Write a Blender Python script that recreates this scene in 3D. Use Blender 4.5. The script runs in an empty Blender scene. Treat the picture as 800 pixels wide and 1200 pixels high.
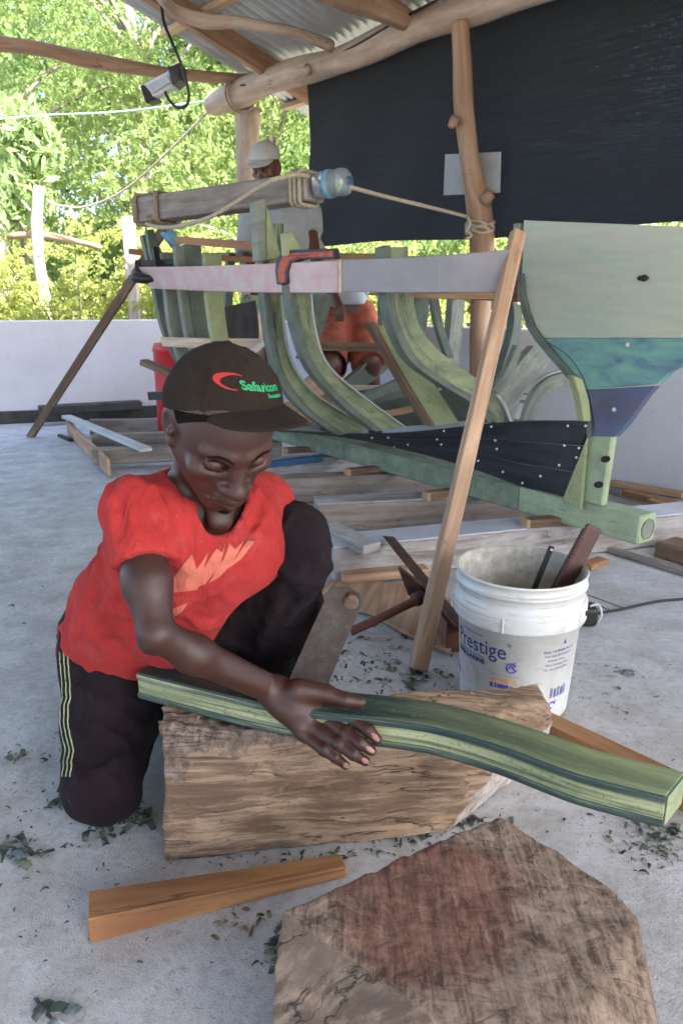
import bpy, bmesh, math, random
import numpy as np
from mathutils import Vector, Matrix
from mathutils.bvhtree import BVHTree
random.seed(7); rng = np.random.default_rng(7)
sc = bpy.context.scene; COL = sc.collection
# ---------------- camera ----------------
FL = 867.0; CZ = 0.97; PITCH = math.atan(247.0 / FL)
cam = bpy.data.objects.new('camera', bpy.data.cameras.new('camera')); COL.objects.link(cam)
cam.data.sensor_fit = 'VERTICAL'; cam.data.sensor_height = 24; cam.data.lens = FL / 1200 * 24
cam.data.clip_start = 0.02; cam.data.clip_end = 600
cam.location = (0, 0, CZ); cam.rotation_euler = (math.pi / 2 - PITCH, 0, 0)
cam.data.dof.use_dof = True; cam.data.dof.focus_distance = 1.35; cam.data.dof.aperture_fstop = 7.0
sc.camera = cam
# ---------------- sky, sun, exposure ----------------
SUN_DIR = Vector((.62, -.50, .80)).normalized()       # towards the sun
w = bpy.data.worlds.new('World'); sc.world = w; w.use_nodes = True
wn = w.node_tree; bg = wn.nodes['Background']
sky = wn.nodes.new('ShaderNodeTexSky'); sky.sky_type = 'NISHITA'; sky.sun_disc = False
sky.sun_elevation = math.asin(SUN_DIR.z); sky.sun_rotation = math.atan2(SUN_DIR.x, SUN_DIR.y)
sky.air_density = 1.0; sky.dust_density = 4.0; sky.ozone_density = 1.0; sky.altitude = 10
wn.links.new(sky.outputs[0], bg.inputs[0]); bg.inputs[1].default_value = 0.13
sun = bpy.data.objects.new('sun', bpy.data.lights.new('sun', 'SUN')); COL.objects.link(sun)
sun.data.energy = 5.0; sun.data.angle = math.radians(.5); sun.data.color = (1, .95, .87)
sun.rotation_euler = (-SUN_DIR).to_track_quat('-Z', 'Y').to_euler()
sc.view_settings.view_transform = 'Standard'; sc.view_settings.look = 'None'
sc.view_settings.gamma = 1; sc.view_settings.use_white_balance = True; sc.view_settings.white_balance_temperature = 5900; sc.view_settings.white_balance_tint = 10; sc.view_settings.exposure = 2.70
sc.cycles.max_bounces = 8; sc.cycles.diffuse_bounces = 5; sc.cycles.transparent_max_bounces = 12
sc.cycles.use_denoising = True
try: sc.cycles.caustics_reflective = False; sc.cycles.caustics_refractive = False
except Exception: pass

# ---------------- measuring helpers (photograph 800 x 1200) ----------------
_cp, _sp = math.cos(PITCH), math.sin(PITCH)
CAM = Vector((0, 0, CZ))
def ray(px, py):
    dx = (px - 400) / FL; dy = (600 - py) / FL
    return Vector((dx, _cp + dy * _sp, -_sp + dy * _cp))
def P(px, py, Y): d = ray(px, py); return CAM + d * (Y / d.y)
def G(px, py, z=0.0): d = ray(px, py); return CAM + d * ((z - CZ) / d.z)
def onplane(px, py, p0, n):
    d = ray(px, py); return CAM + d * ((Vector(p0) - CAM).dot(n) / d.dot(n))
def pix(v):
    r = Vector(v) - CAM; dep = r.y * _cp - r.z * _sp; up = r.y * _sp + r.z * _cp
    return (400 + FL * r.x / dep, 600 - FL * up / dep)

# ---------------- object helpers ----------------
ORG = {}
def tag(o, label=None, cat=None, group=None, kind=None):
    if label: o['label'] = label
    if cat: o['category'] = cat
    if group: o['group'] = group
    if kind: o['kind'] = kind
    return o
def thing(name, loc, label, cat, group=None):
    o = bpy.data.objects.new(name, None); COL.objects.link(o); o.location = Vector(loc)
    o.empty_display_size = .05
    ORG[o.name] = Vector(loc); return tag(o, label, cat, group)
def finish(name, me, mat, parent=None, smooth=False, bevel=0, bseg=1):
    if mat: me.materials.append(mat)
    if smooth: me.polygons.foreach_set('use_smooth', [True] * len(me.polygons))
    o = bpy.data.objects.new(name, me); COL.objects.link(o)
    if parent is not None: o.parent = parent; ORG[o.name] = ORG[parent.name].copy()
    else: ORG[o.name] = Vector((0, 0, 0))
    if bevel:
        m = o.modifiers.new('bevel', 'BEVEL'); m.width = bevel; m.segments = bseg; m.limit_method = 'ANGLE'; m.angle_limit = .6
    return o
class MB:
    def __init__(s): s.v = []; s.f = []; s.uv = []
    def add(s, V, F, UV=None):
        b = len(s.v); s.v += [Vector(p) for p in V]
        for k, f in enumerate(F):
            s.f.append([b + i for i in f])
            s.uv += list(UV[k]) if UV else [(0, 0)] * len(f)
        return s
    def build(s, name, mat, parent=None, smooth=False, bevel=0, bseg=1, recenter=None):
        off = ORG[parent.name] if parent is not None else Vector((0, 0, 0))
        loc = None
        if parent is None:
            # origin at the base of the thing
            c = sum(s.v, Vector()) / max(1, len(s.v)); loc = Vector((c.x, c.y, min(p.z for p in s.v))); off = loc
        me = bpy.data.meshes.new(name); me.from_pydata([tuple(p - off) for p in s.v], [], s.f); me.update()
        uvl = me.uv_layers.new(name='UVMap'); uvl.data.foreach_set('uv', np.array(s.uv, dtype=np.float32).ravel())
        o = finish(name, me, mat, parent, smooth, bevel, bseg)
        if loc is not None: o.location = loc; ORG[o.name] = loc.copy()
        return o
    # rectangular bar from a to b; h along up, w across
    def bar(s, a, b, w, h, up=(0, 0, 1), w2=None, h2=None):
        a = Vector(a); b = Vector(b); d = (b - a); L = d.length; d.normalize()
        up = Vector(up); side = d.cross(up).normalized(); up = side.cross(d).normalized()
        w2 = w2 or w; h2 = h2 or h; V = []
        for p, ww, hh in ((a, w, h), (b, w2, h2)):
            for sx, sz in ((-1, -1), (1, -1), (1, 1), (-1, 1)): V.append(p + side * (sx * ww / 2) + up * (sz * hh / 2))
        r = random.random() * 9
        F = [(3, 2, 1, 0), (4, 5, 6, 7)]; UV = [[(0, 0), (0, w), (.01, w), (.01, 0)]] * 2
        UV = [[(r, 0), (r, w), (r + h * .1, w), (r + h * .1, 0)], [(r + L, 0), (r + L, w), (r + L + h * .1, w), (r + L + h * .1, 0)]]
        v0 = r
        for i in range(4):
            j = (i + 1) % 4; ww = w if i % 2 == 0 else h
            F.append((i, j, j + 4, i + 4)); UV.append([(r, v0), (r, v0 + ww), (r + L, v0 + ww), (r + L, v0)]); v0 += ww + .1
        return s.add(V, F, UV)
    def box(s, c, sx, sy, sz, rz=0):
        c = Vector(c); R = Matrix.Rotation(rz, 3, 'Z')
        a = c - R @ Vector((sx / 2, 0, 0)); b = c + R @ Vector((sx / 2, 0, 0))
        return s.bar(a, b, sy, sz)
    def sweep(s, pts, W, H, up=(0, 0, 1), twist=None):
        """rectangular section swept along pts; W, H numbers or lists"""
        pts = [Vector(p) for p in pts]; n = len(pts); up = Vector(up); V = []; L = [0]
        for i in range(1, n): L.append(L[-1] + (pts[i] - pts[i - 1]).length)
        for i, p in enumerate(pts):
            d = (pts[min(i + 1, n - 1)] - pts[max(i - 1, 0)]).normalized(); side = d.cross(up).normalized(); u2 = side.cross(d).normalized()
            ww = W[i] if isinstance(W, (list, tuple)) else W; hh = H[i] if isinstance(H, (list, tuple)) else H
            for sx, sz in ((-1, -1), (1, -1), (1, 1), (-1, 1)): V.append(p + side * (sx * ww / 2) + u2 * (sz * hh / 2))
        w0 = W[0] if isinstance(W, (list, tuple)) else W; h0 = H[0] if isinstance(H, (list, tuple)) else H
        r = random.random() * 9; F = [(3, 2, 1, 0), tuple(4 * (n - 1) + k for k in range(4))]
        UV = [[(r, 0), (r, w0), (r + .01, w0), (r + .01, 0)]] * 2
        for i in range(n - 1):
            v0 = 0
            for k in range(4):
                m = (k + 1) % 4; ww = w0 if k % 2 == 0 else h0
                F.append((4 * i + k, 4 * i + m, 4 * i + 4 + m, 4 * i + 4 + k))
                UV.append([(r + L[i], v0), (r + L[i], v0 + ww), (r + L[i + 1], v0 + ww), (r + L[i + 1], v0)]); v0 += ww + .1
        return s.add(V, F, UV)
    def ribbon(s, A, B, ext):
        """flat shape between the edge lines A and B, given thickness ext (a vector)"""
        n = len(A); A = [Vector(p) for p in A]; B = [Vector(p) for p in B]; ext = Vector(ext); t = ext.length
        V = A + B + [p + ext for p in A] + [p + ext for p in B]; L = [0]
        for i in range(1, n): L.append(L[-1] + (A[i] - A[i - 1]).length)
        r = random.random() * 9; F = []; UV = []
        wd = (A[0] - B[0]).length
        for i in range(n - 1):
            a, b = r + L[i], r + L[i + 1]
            F += [(i, i + 1, n + i + 1, n + i), (2 * n + i, 3 * n + i, 3 * n + i + 1, 2 * n + i + 1), (i, 2 * n + i, 2 * n + i + 1, i + 1), (n + i, n + i + 1, 3 * n + i + 1, 3 * n + i)]
            UV += [[(a, 0), (b, 0), (b, wd), (a, wd)], [(a, .3), (a, .3 + wd), (b, .3 + wd), (b, .3)], [(a, .7), (a, .7 + t), (b, .7 + t), (b, .7)], [(a, .9), (b, .9), (b, .9 + t), (a, .9 + t)]]
        F += [(0, n, 3 * n, 2 * n), (n - 1, 3 * n - 1, 4 * n - 1, 2 * n - 1)]
        UV += [[(r, 0), (r, wd), (r + .01, wd), (r + .01, 0)]] * 2
        return s.add(V, F, UV)
    def prism(s, poly, ext, sc_=1.0):
        poly = [Vector(p) for p in poly]; ext = Vector(ext); n = len(poly)
        V = poly + [p + ext for p in poly]
        F = [tuple(range(n)), tuple(range(2 * n - 1, n - 1, -1))]
        u = (poly[1] - poly[0]).normalized(); nn = ext.normalized(); v = nn.cross(u)
        uv = [((p - poly[0]).dot(u), (p - poly[0]).dot(v)) for p in poly]
        UV = [uv, uv[::-1]]
        for i in range(n):
            j = (i + 1) % n; F.append((i, i + n, j + n, j)); UV.append([uv[i], uv[i], uv[j], uv[j]])
        return s.add(V, F, UV)
    def tube(s, pts, rad, n=10, cap=True, wob=0, smooth_path=0):
        pts = [Vector(p) for p in pts]
        if not isinstance(rad, (list, tuple)): rad = [rad] * len(pts)
        if smooth_path:
            pts, rad = catmull(pts, smooth_path, rad)
        m = len(pts); V = []; L = 0; F = []; UV = []; prev = None; Ls = []
        for i, p in enumerate(pts):
            d = (pts[min(i + 1, m - 1)] - pts[max(i - 1, 0)]).normalized()
            if prev is None:
                a = Vector((0, 0, 1)) if abs(d.z) < .9 else Vector((1, 0, 0)); u = d.cross(a).normalized()
            else: u = (prev - d * prev.dot(d)).normalized()
            prev = u; v = d.cross(u)
            if i: L += (pts[i] - pts[i - 1]).length
            Ls.append(L)
            for k in range(n):
                t = 2 * math.pi * k / n; r = rad[i] * (1 + wob * math.sin(3 * t + 5 * L) * .6 + wob * math.sin(2 * t - 9 * L + 1))
                V.append(p + u * (math.cos(t) * r) + v * (math.sin(t) * r))
        r0 = random.random() * 9; c = 2 * math.pi * max(rad)
        for i in range(m - 1):
            for k in range(n):
                j = (k + 1) % n; F.append((i * n + k, i * n + j, (i + 1) * n + j, (i + 1) * n + k))
                UV.append([(r0 + Ls[i], c * k / n), (r0 + Ls[i], c * (k + 1) / n), (r0 + Ls[i + 1], c * (k + 1) / n), (r0 + Ls[i + 1], c * k / n)])
        if cap:
            F.append(tuple(range(n))[::-1]); F.append(tuple((m - 1) * n + k for k in range(n)))
            UV += [[(r0 + .02 * math.cos(k), .05 * k) for k in range(n)]] * 2
        return s.add(V, F, UV)
    def lathe(s, c, prof, n=32, a0=0):
        """prof = list of (radius, z) about the vertical through c"""
        c = Vector(c); m = len(prof); V = []; F = []; UV = []
        for r, z in prof:
            for k in range(n):
                t = 2 * math.pi * k / n + a0; V.append(c + Vector((r * math.cos(t), r * math.sin(t), z)))
        for i in range(m - 1):
            for k in range(n):
                j = (k + 1) % n; F.append((i * n + k, i * n + j, (i + 1) * n + j, (i + 1) * n + k))
                UV.append([(k / n, prof[i][1]), ((k + 1) / n, prof[i][1]), ((k + 1) / n, prof[i + 1][1]), (k / n, prof[i + 1][1])])
        return s.add(V, F, UV)
def catmull(pts, k, rad=None):
    pts = [Vector(p) for p in pts]; n = len(pts); out = []; ro = []
    for i in range(n - 1):
        p0, p1, p2, p3 = pts[max(i - 1, 0)], pts[i], pts[i + 1], pts[min(i + 2, n - 1)]
        for j in range(k):
            t = j / k
            out.append(.5 * ((2 * p1) + (p2 - p0) * t + (2 * p0 - 5 * p1 + 4 * p2 - p3) * t * t + (3 * p1 - p0 - 3 * p2 + p3) * t ** 3))
            if rad: ro.append(rad[i] * (1 - t) + rad[i + 1] * t)
    out.append(pts[-1])
    if rad: ro.append(rad[-1]); return out, ro
    return out
def copy_tree(root, loc, label=None, group=None):
    r = root.copy(); COL.objects.link(r); r.location = loc
    if label: r['label'] = label
    if group: r['group'] = group
    for ch in list(root.children):
        c = ch.copy(); COL.objects.link(c); c.parent = r
        for g in ch.children:
            d = g.copy(); COL.objects.link(d); d.parent = c
    return r

# ---------------- implicit surfaces (for bodies, cloth and hewn logs) ----------------
def A3(v): return np.array(v, dtype=float)
def cap(a, b, ra, rb):
    a, b = A3(a), A3(b); ab = b - a; L2 = max(1e-9, ab @ ab)
    def f(p):
        t = np.clip(((p - a) @ ab) / L2, 0, 1); return np.linalg.norm(p - a - t[:, None] * ab, axis=1) - (ra + (rb - ra) * t)
    return f
def ell(c, r, R=None):
    c, r = A3(c), A3(r)
    def f(p):
        q = p - c
        if R is not None: q = q @ R
        k0 = np.linalg.norm(q / r, axis=1); k1 = np.linalg.norm(q / (r * r), axis=1) + 1e-9
        return k0 * (k0 - 1) / k1
    return f
def half(p0, n):
    p0, n = A3(p0), A3(n); n = n / np.linalg.norm(n)
    return lambda p: (p - p0) @ n
def both(f, g): return lambda p: np.maximum(f(p), g(p))
HSC = .985
def local(f, c, R):
    c = A3(c); return lambda p: f((p - c) @ R / HSC) * HSC
def vnoise(p, s, seed=0):
    q = p * s + seed * 17.31; i = np.floor(q).astype(np.int64); f = q - i; f = f * f * (3 - 2 * f); out = 0
    for dx in (0, 1):
        for dy in (0, 1):
            for dz in (0, 1):
                h = ((i[:, 0] + dx) * 374761393 + (i[:, 1] + dy) * 668265263 + (i[:, 2] + dz) * 2147483647 + seed * 974711) & 0x7fffffff
                h = ((h ^ (h >> 13)) * 1274126177) & 0x7fffffff; h = ((h ^ (h >> 16)) & 0xffff) / 65535.0
                out = out + h * (f[:, 0] if dx else 1 - f[:, 0]) * (f[:, 1] if dy else 1 - f[:, 1]) * (f[:, 2] if dz else 1 - f[:, 2])
    return out - .5
def surf(ops, lo, hi, h, post=None, marg=.01):
    """ops: (sign, fn, k), sign '+', '-' or '*'. Returns vertices and quads (surface nets on active blocks)."""
    lo = A3(lo); hi = A3(hi); B = 14; nb = np.ceil((hi - lo) / (h * B)).astype(int)
    I = np.stack(np.meshgrid(*[np.arange(n) for n in nb], indexing='ij'), -1).reshape(-1, 3)
    cen = lo + (I + .5) * B * h; R = math.sqrt(3) / 2 * (B + 3) * h
    D = [op[1](cen) for op in ops]
    def comb(ds, os):
        d = None
        for x, (sg, _, k) in zip(ds, os):
            if sg == '+':
                if d is None: d = x; continue
                hh = np.maximum(k - np.abs(d - x), 0) / k; d = np.minimum(d, x) - hh * hh * k * .25
            elif sg == '-':
                x = -x; hh = np.maximum(k - np.abs(d - x), 0) / k; d = np.maximum(d, x) + hh * hh * k * .25
            else:
                hh = np.maximum(k - np.abs(d - x), 0) / k; d = np.maximum(d, x) + hh * hh * k * .25
        return d
    kmax = max(op[2] for op in ops)
    dc = comb(D, ops); act = np.where(np.abs(dc) < R * 1.15 + marg + kmax * .6)[0]
    NX = nb * B + 8; g = np.arange(-1, B + 2)
    grid = np.stack(np.meshgrid(g, g, g, indexing='ij'), -1).reshape(-1, 3); S = B + 3
    VS = []; KS = []; FS = []
    D = np.array(D)
    for bi in act:
        sel = []
        for q, op in enumerate(ops):
            x = D[q, bi]
            if op[0] == '*':
                if x > -R * 1.2 - op[2]: sel.append(q)
            elif x < R * 1.2 + op[2] + marg: sel.append(q)
        pl = [q for q in sel if ops[q][0] == '+']
        if not pl: continue
        sel = [q for q in sel if q >= pl[0]]
        gi = I[bi] * B + grid; p = lo + gi * h
        d = comb([ops[q][1](p) for q in sel], [ops[q] for q in sel])
        if post is not None: d = d + post(p)
        V = d.reshape(S, S, S)
        if V.min() > 0 or V.max() < 0: continue
        s = V < 0
        c = np.zeros((S - 1,) * 3, int)
        for dx in (0, 1):
            for dy in (0, 1):
                for dz in (0, 1): c += s[dx:S - 1 + dx, dy:S - 1 + dy, dz:S - 1 + dz]
        m = (c > 0) & (c < 8)
        if not m.any(): continue
        pos = np.zeros((S - 1, S - 1, S - 1, 3)); cnt = np.zeros((S - 1,) * 3)
        for ax in range(3):
            o1, o2 = [a for a in range(3) if a != ax]
            for u in (0, 1):
                for v in (0, 1):
                    o = [0, 0, 0]; o[o1] = u; o[o2] = v; e = list(o); e[ax] = 1
                    v0 = V[o[0]:S - 1 + o[0], o[1]:S - 1 + o[1], o[2]:S - 1 + o[2]]; v1 = V[e[0]:S - 1 + e[0], e[1]:S - 1 + e[1], e[2]:S - 1 + e[2]]
                    cr = (v0 < 0) != (v1 < 0); den = np.where(cr, v0 - v1, 1); t = np.where(cr, v0 / den, 0)
                    pos[..., ax] += np.where(cr, t, 0); pos[..., o1] += cr * u; pos[..., o2] += cr * v; cnt += cr
        cnt = np.maximum(cnt, 1)[..., None]; pos = pos / cnt
        base = I[bi] * B - 1
        idx = np.argwhere(m); gid = idx + base + 1
        def key(a): a = a + 4; return (a[..., 0] * (NX[1]) + a[..., 1]) * NX[2] + a[..., 2]
        VS.append(lo + (idx + base + pos[m]) * h); KS.append(key(gid))
        # faces: edges whose lower sample index is 1..B (owned)
        for ax in range(3):
            o1, o2 = [(1, 2), (2, 0), (0, 1)][ax]
            sl = [slice(1, B + 1)] * 3; sh = [slice(1, B + 1)] * 3; sh[ax] = slice(2, B + 2)
            a = s[tuple(sl)]; b = s[tuple(sh)]; e = np.argwhere(a != b)
            if len(e) == 0: continue
            ins = a[e[:, 0], e[:, 1], e[:, 2]]; e = e + 1
            q = []
            for (u, v) in ((0, 0), (-1, 0), (-1, -1), (0, -1)):
                cc = e.copy(); cc[:, o1] += u; cc[:, o2] += v; q.append(key(cc + base + 1))
            q = np.stack(q, 1); q[~ins] = q[~ins][:, ::-1]; FS.append(q)
    KS = np.concatenate(KS); VS = np.concatenate(VS); FS = np.concatenate(FS)
    uk, first = np.unique(KS, return_index=True); V = VS[first]
    F = np.searchsorted(uk, FS); F = np.clip(F, 0, len(uk) - 1)
    ok = (uk[F] == FS).all(1); F = F[ok]
    return V, F
def np_mesh(name, V, F, mat, parent=None, smooth=True, loc=None):
    off = A3(ORG[parent.name]) if parent is not None else (A3(loc) if loc is not None else np.array([V[:, 0].mean(), V[:, 1].mean(), V[:, 2].min()]))
    me = bpy.data.meshes.new(name); n = len(V); m = len(F); k = F.shape[1]
    me.vertices.add(n); me.vertices.foreach_set('co', (V - off).astype(np.float32).ravel())
    me.loops.add(m * k); me.loops.foreach_set('vertex_index', F.astype(np.int32).ravel())
    me.polygons.add(m); me.polygons.foreach_set('loop_start', np.arange(0, m * k, k, dtype=np.int32))
    me.polygons.foreach_set('loop_total', np.full(m, k, dtype=np.int32)); me.update(calc_edges=True); me.validate()
    o = finish(name, me, mat, parent, smooth)
    if parent is None: o.location = Vector(off); ORG[o.name] = Vector(off)
    return o
def bvh_of(V, F): return BVHTree.FromPolygons([tuple(v) for v in V], [tuple(int(i) for i in f) for f in F])
def decal(polys, bvh, O, U, W, D, name, mat, parent, lift=.0008, maxlen=.004):
    """polys: list of (verts2d, faces); laid in the plane O + x U + y W and dropped along D on to a surface"""
    bm = bmesh.new()
    for vs, fs in polys:
        vv = [bm.verts.new((x, y, 0)) for x, y in vs]
        for f in fs:
            try: bm.faces.new([vv[i] for i in f])
            except ValueError: pass
    bmesh.ops.triangulate(bm, faces=bm.faces[:])
    for _ in range(4):
        es = [e for e in bm.edges if e.calc_length() > maxlen]
        if not es: break
        bmesh.ops.subdivide_edges(bm, edges=es, cuts=1); bmesh.ops.triangulate(bm, faces=bm.faces[:])
    O = Vector(O); U = Vector(U); W = Vector(W); D = Vector(D).normalized(); dead = []
    off = ORG[parent.name]
    for v in bm.verts:
        p = O + U * v.co.x + W * v.co.y; hit = bvh.ray_cast(p - D * .3, D, 1.0)
        if hit[0] is None: dead.append(v)
        else:
            nn = hit[1] if hit[1].dot(D) < 0 else -hit[1]
            v.co = hit[0] + nn * lift - off
    bmesh.ops.delete(bm, geom=dead, context='VERTS')
    me = bpy.data.meshes.new(name); bm.to_mesh(me); bm.free()
    return finish(name, me, mat, parent, smooth=True)
def text_polys(txt, size=1.0, bold=0.0, align='LEFT', shear=0):
    cu = bpy.data.curves.new('text', 'FONT'); cu.body = txt; cu.size = size; cu.offset = bold; cu.align_x = align; cu.shear = shear
    cu.resolution_u = 4
    o = bpy.data.objects.new('text', cu); COL.objects.link(o)
    dg = bpy.context.evaluated_depsgraph_get(); me = bpy.data.meshes.new_from_object(o.evaluated_get(dg))
    vs = [(v.co.x, v.co.y) for v in me.vertices]; fs = [tuple(p.vertices) for p in me.polygons]
    bpy.data.objects.remove(o); bpy.data.meshes.remove(me); bpy.data.curves.remove(cu)
    return (vs, fs)
# ---------------- materials ----------------
class NT:
    def __init__(s, name):
        s.m = bpy.data.materials.new(name); s.m.use_nodes = True; s.t = s.m.node_tree
        s.b = s.t.nodes['Principled BSDF']; s.out = s.t.nodes['Material Output']
        tc = s.t.nodes.new('ShaderNodeTexCoord'); s.uv = tc.outputs['UV']; s.ob = tc.outputs['Object']
        oi = s.t.nodes.new('ShaderNodeObjectInfo'); s.rand = oi.outputs['Random']
    def set(s, node, i, v):
        sk = node.inputs[i]
        if hasattr(v, 'is_output') or isinstance(v, bpy.types.NodeSocket): s.t.links.new(v, sk)
        elif isinstance(v, (tuple, list)) and len(v) == 3 and sk.type == 'RGBA': sk.default_value = (*v, 1)
        else: sk.default_value = v
    def n(s, ty, ins=None, out=0, **pr):
        nd = s.t.nodes.new('ShaderNode' + ty)
        for k, v in pr.items(): setattr(nd, k, v)
        for k, v in (ins or {}).items(): s.set(nd, k, v)
        return nd.outputs[out]
    def math(s, op, a, b=0.5, c=None, clamp=False):
        ins = {0: a, 1: b}
        if c is not None: ins[2] = c
        return s.n('Math', ins, operation=op, use_clamp=clamp)
    def map(s, vec, scale=(1, 1, 1), rot=(0, 0, 0), loc=(0, 0, 0)):
        return s.n('Mapping', {'Vector': vec, 'Scale': scale, 'Rotation': rot, 'Location': loc})
    def noise(s, vec, scale, detail=4, rough=.55, dist=0, out=0):
        return s.n('TexNoise', {'Vector': vec, 'Scale': scale, 'Detail': detail, 'Roughness': rough, 'Distortion': dist}, out)
    def ramp(s, fac, stops, interp='LINEAR'):
        nd = s.t.nodes.new('ShaderNodeValToRGB'); s.t.links.new(fac, nd.inputs[0]); cr = nd.color_ramp; cr.interpolation = interp
        while len(cr.elements) > 1: cr.elements.remove(cr.elements[0])
        cr.elements[0].position = stops[0][0]; cr.elements[0].color = s.c4(stops[0][1])
        for p, c in stops[1:]: e = cr.elements.new(p); e.color = s.c4(c)
        return nd.outputs[0]
    def c4(s, c): return (c, c, c, 1) if isinstance(c, (int, float)) else (*c, 1)
    def mix(s, f, a, b, mode='MIX'):
        nd = s.t.nodes.new('ShaderNodeMix'); nd.data_type = 'RGBA'; nd.blend_type = mode
        for i, v in ((0, f), (6, a), (7, b)):
            sk = nd.inputs[i]
            if isinstance(v, bpy.types.NodeSocket): s.t.links.new(v, sk)
            elif i == 0: sk.default_value = v
            else: sk.default_value = s.c4(v)
        return nd.outputs[2]
    def bump(s, hgt, dist=.002, strength=1, normal=None):
        ins = {'Height': hgt, 'Distance': dist, 'Strength': strength}
        if normal is not None: ins['Normal'] = normal
        return s.n('Bump', ins)
    def shift(s, vec):
        r = s.math('MULTIPLY', s.rand, 37.0)
        cb = s.n('CombineXYZ', {0: r, 1: r, 2: r}); return s.n('VectorMath', {0: vec, 1: cb}, operation='ADD')
    def done(s, color, rough=.7, normal=None, spec=.4, **kw):
        s.set(s.b, 'Base Color', color); s.set(s.b, 'Roughness', rough); s.set(s.b, 'Specular IOR Level', spec)
        if normal is not None: s.set(s.b, 'Normal', normal)
        for k, v in kw.items(): s.set(s.b, k.replace('_', ' '), v)
        return s.m
def mul(c, k): return tuple(x * k for x in c)
def wood(name, light, dark, rough=.65, along=1.4, across=38, uv=True, rot=(0, 0, 0), bumpd=.0012, stain=None, stain_amt=.5,
         paint=None, paint2=None, paint_cut=.5, cracks=.5, ring=1.0, edge=.0):
    t = NT(name); base = t.shift(t.uv if uv else t.map(t.ob, rot=rot))
    sc3 = (along, across, across if not uv else 1)
    v = t.map(base, sc3); f1 = t.noise(v, 1, 6, .6, .2)
    v2 = t.map(base, (along * .5, across * .22, across * .22)); f2 = t.noise(v2, 1, 3, .5, .4)
    rg = t.math('SINE', t.math('MULTIPLY', f2, 46.0)); rg = t.math('MULTIPLY_ADD', rg, .5, .5)
    fac = t.math('MULTIPLY_ADD', rg, .35 * ring, t.math('MULTIPLY', f1, 1 - .25 * ring))
    col = t.ramp(fac, [(.28, dark), (.55, tuple((a + b) / 2 for a, b in zip(light, dark))), (.8, light)])
    big = t.noise(base, 3.5, 4, .6)
    col = t.mix(t.ramp(big, [(.35, 0), (.7, .5)]), col, mul(dark, .75))
    if stain:
        sn = t.noise(t.map(base, (2, 6, 6)), 2.2, 5, .65); col = t.mix(t.ramp(sn, [(.5 - .25 * stain_amt, 0), (.68, stain_amt)]), col, stain)
    hgt = fac
    if paint:
        pn = t.noise(t.map(base, (.55, 2.2, 2.2)), 5, 6, .65, .5); pn2 = t.noise(base, 11, 5, .7)
        pc = t.mix(t.ramp(pn2, [(.35, 0), (.65, 1)]), paint, paint2 or mul(paint, .6))
        fine = t.noise(v, 1.3, 4, .7)
        mk = t.ramp(t.math('MULTIPLY_ADD', fine, .35, t.math('MULTIPLY', pn, .75)), [(paint_cut - .06, 0), (paint_cut + .05, 1)])
        col = t.mix(mk, col, pc); hgt = t.math('MULTIPLY_ADD', mk, .25, fac)
    if cracks:
        cv = t.map(base, (along * 1.3, across * .35, across * .35)); cn = t.noise(cv, 1.1, 4, .5, .3)
        ck = t.ramp(t.math('ABSOLUTE', t.math('SUBTRACT', cn, .5)), [(0, 1), (.012 * cracks, 0)])
        mk2 = t.ramp(t.noise(base, 4, 2), [(.45, 0), (.6, 1)]); ck = t.math('MULTIPLY', ck, mk2)
        col = t.mix(t.math('MULTIPLY', ck, .8), col, mul(dark, .3)); hgt = t.math('SUBTRACT', hgt, ck)
    sp = t.noise(base, 90, 2, .6); col = t.mix(t.ramp(sp, [(.62, 0), (.75, .35)]), col, mul(dark, .6))
    return t.done(col, rough, t.bump(hgt, bumpd, 1.0))
MT = {}
MT['fresh'] = wood('fresh_pine', (.54, .37, .22), (.34, .20, .10), .6, cracks=0, ring=.8)
MT['orange'] = wood('orange_sawn_wood', (.48, .25, .10), (.28, .12, .045), .6, cracks=.6, stain=(.16, .07, .03), stain_amt=.5)
MT['prop'] = wood('prop_pine', (.56, .37, .235), (.34, .20, .115), .6, cracks=.3, ring=1.1, stain=(.2, .12, .07), stain_amt=.35)
MT['grey'] = wood('grey_weathered_wood', (.40, .36, .32), (.24, .205, .175), .85, stain=(.1, .08, .065), stain_amt=.7)
MT['greypaint'] = wood('whitewashed_timber', (.40, .36, .33), (.24, .21, .18), .8, paint=(.43, .41, .40), paint2=(.33, .30, .28), paint_cut=.52, stain=(.12, .09, .07), stain_amt=.6)
MT['brown'] = wood('brown_rough_timber', (.30, .20, .13), (.13, .08, .05), .85, stain=(.08, .05, .035), stain_amt=.6)
MT['rasp'] = wood('dark_rasp', (.12, .05, .036), (.06, .024, .018), .45, cracks=0)
MT['redbrown'] = wood('red_brown_timber', (.22, .085, .05), (.09, .035, .022), .6, cracks=.2)
MT['pole'] = wood('peeled_pole_wood', (.56, .45, .35), (.36, .26, .19), .75, along=1.6, across=16, stain=(.16, .10, .07), stain_amt=.5, ring=.5)
MT['polered'] = wood('red_brown_pole', (.46, .31, .205), (.26, .145, .085), .7, along=1.6, across=16, ring=.6)
MT['rafter'] = wood('rafter_wood', (.40, .23, .14), (.25, .13, .075), .75, stain=(.15, .08, .05), stain_amt=.5)
MT['rib'] = wood('green_painted_rib', (.12, .13, .09), (.035, .045, .038), .55, paint=(.30, .32, .17), paint2=(.14, .175, .115), paint_cut=.50, stain=(.022, .032, .030), stain_amt=1.0, cracks=.4)
MT['ribdark'] = wood('dark_green_rib', (.16, .17, .13), (.05, .057, .048), .6, paint=(.14, .165, .125), paint2=(.08, .10, .085), paint_cut=.46, stain=(.04, .045, .045), stain_amt=.8)
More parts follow.
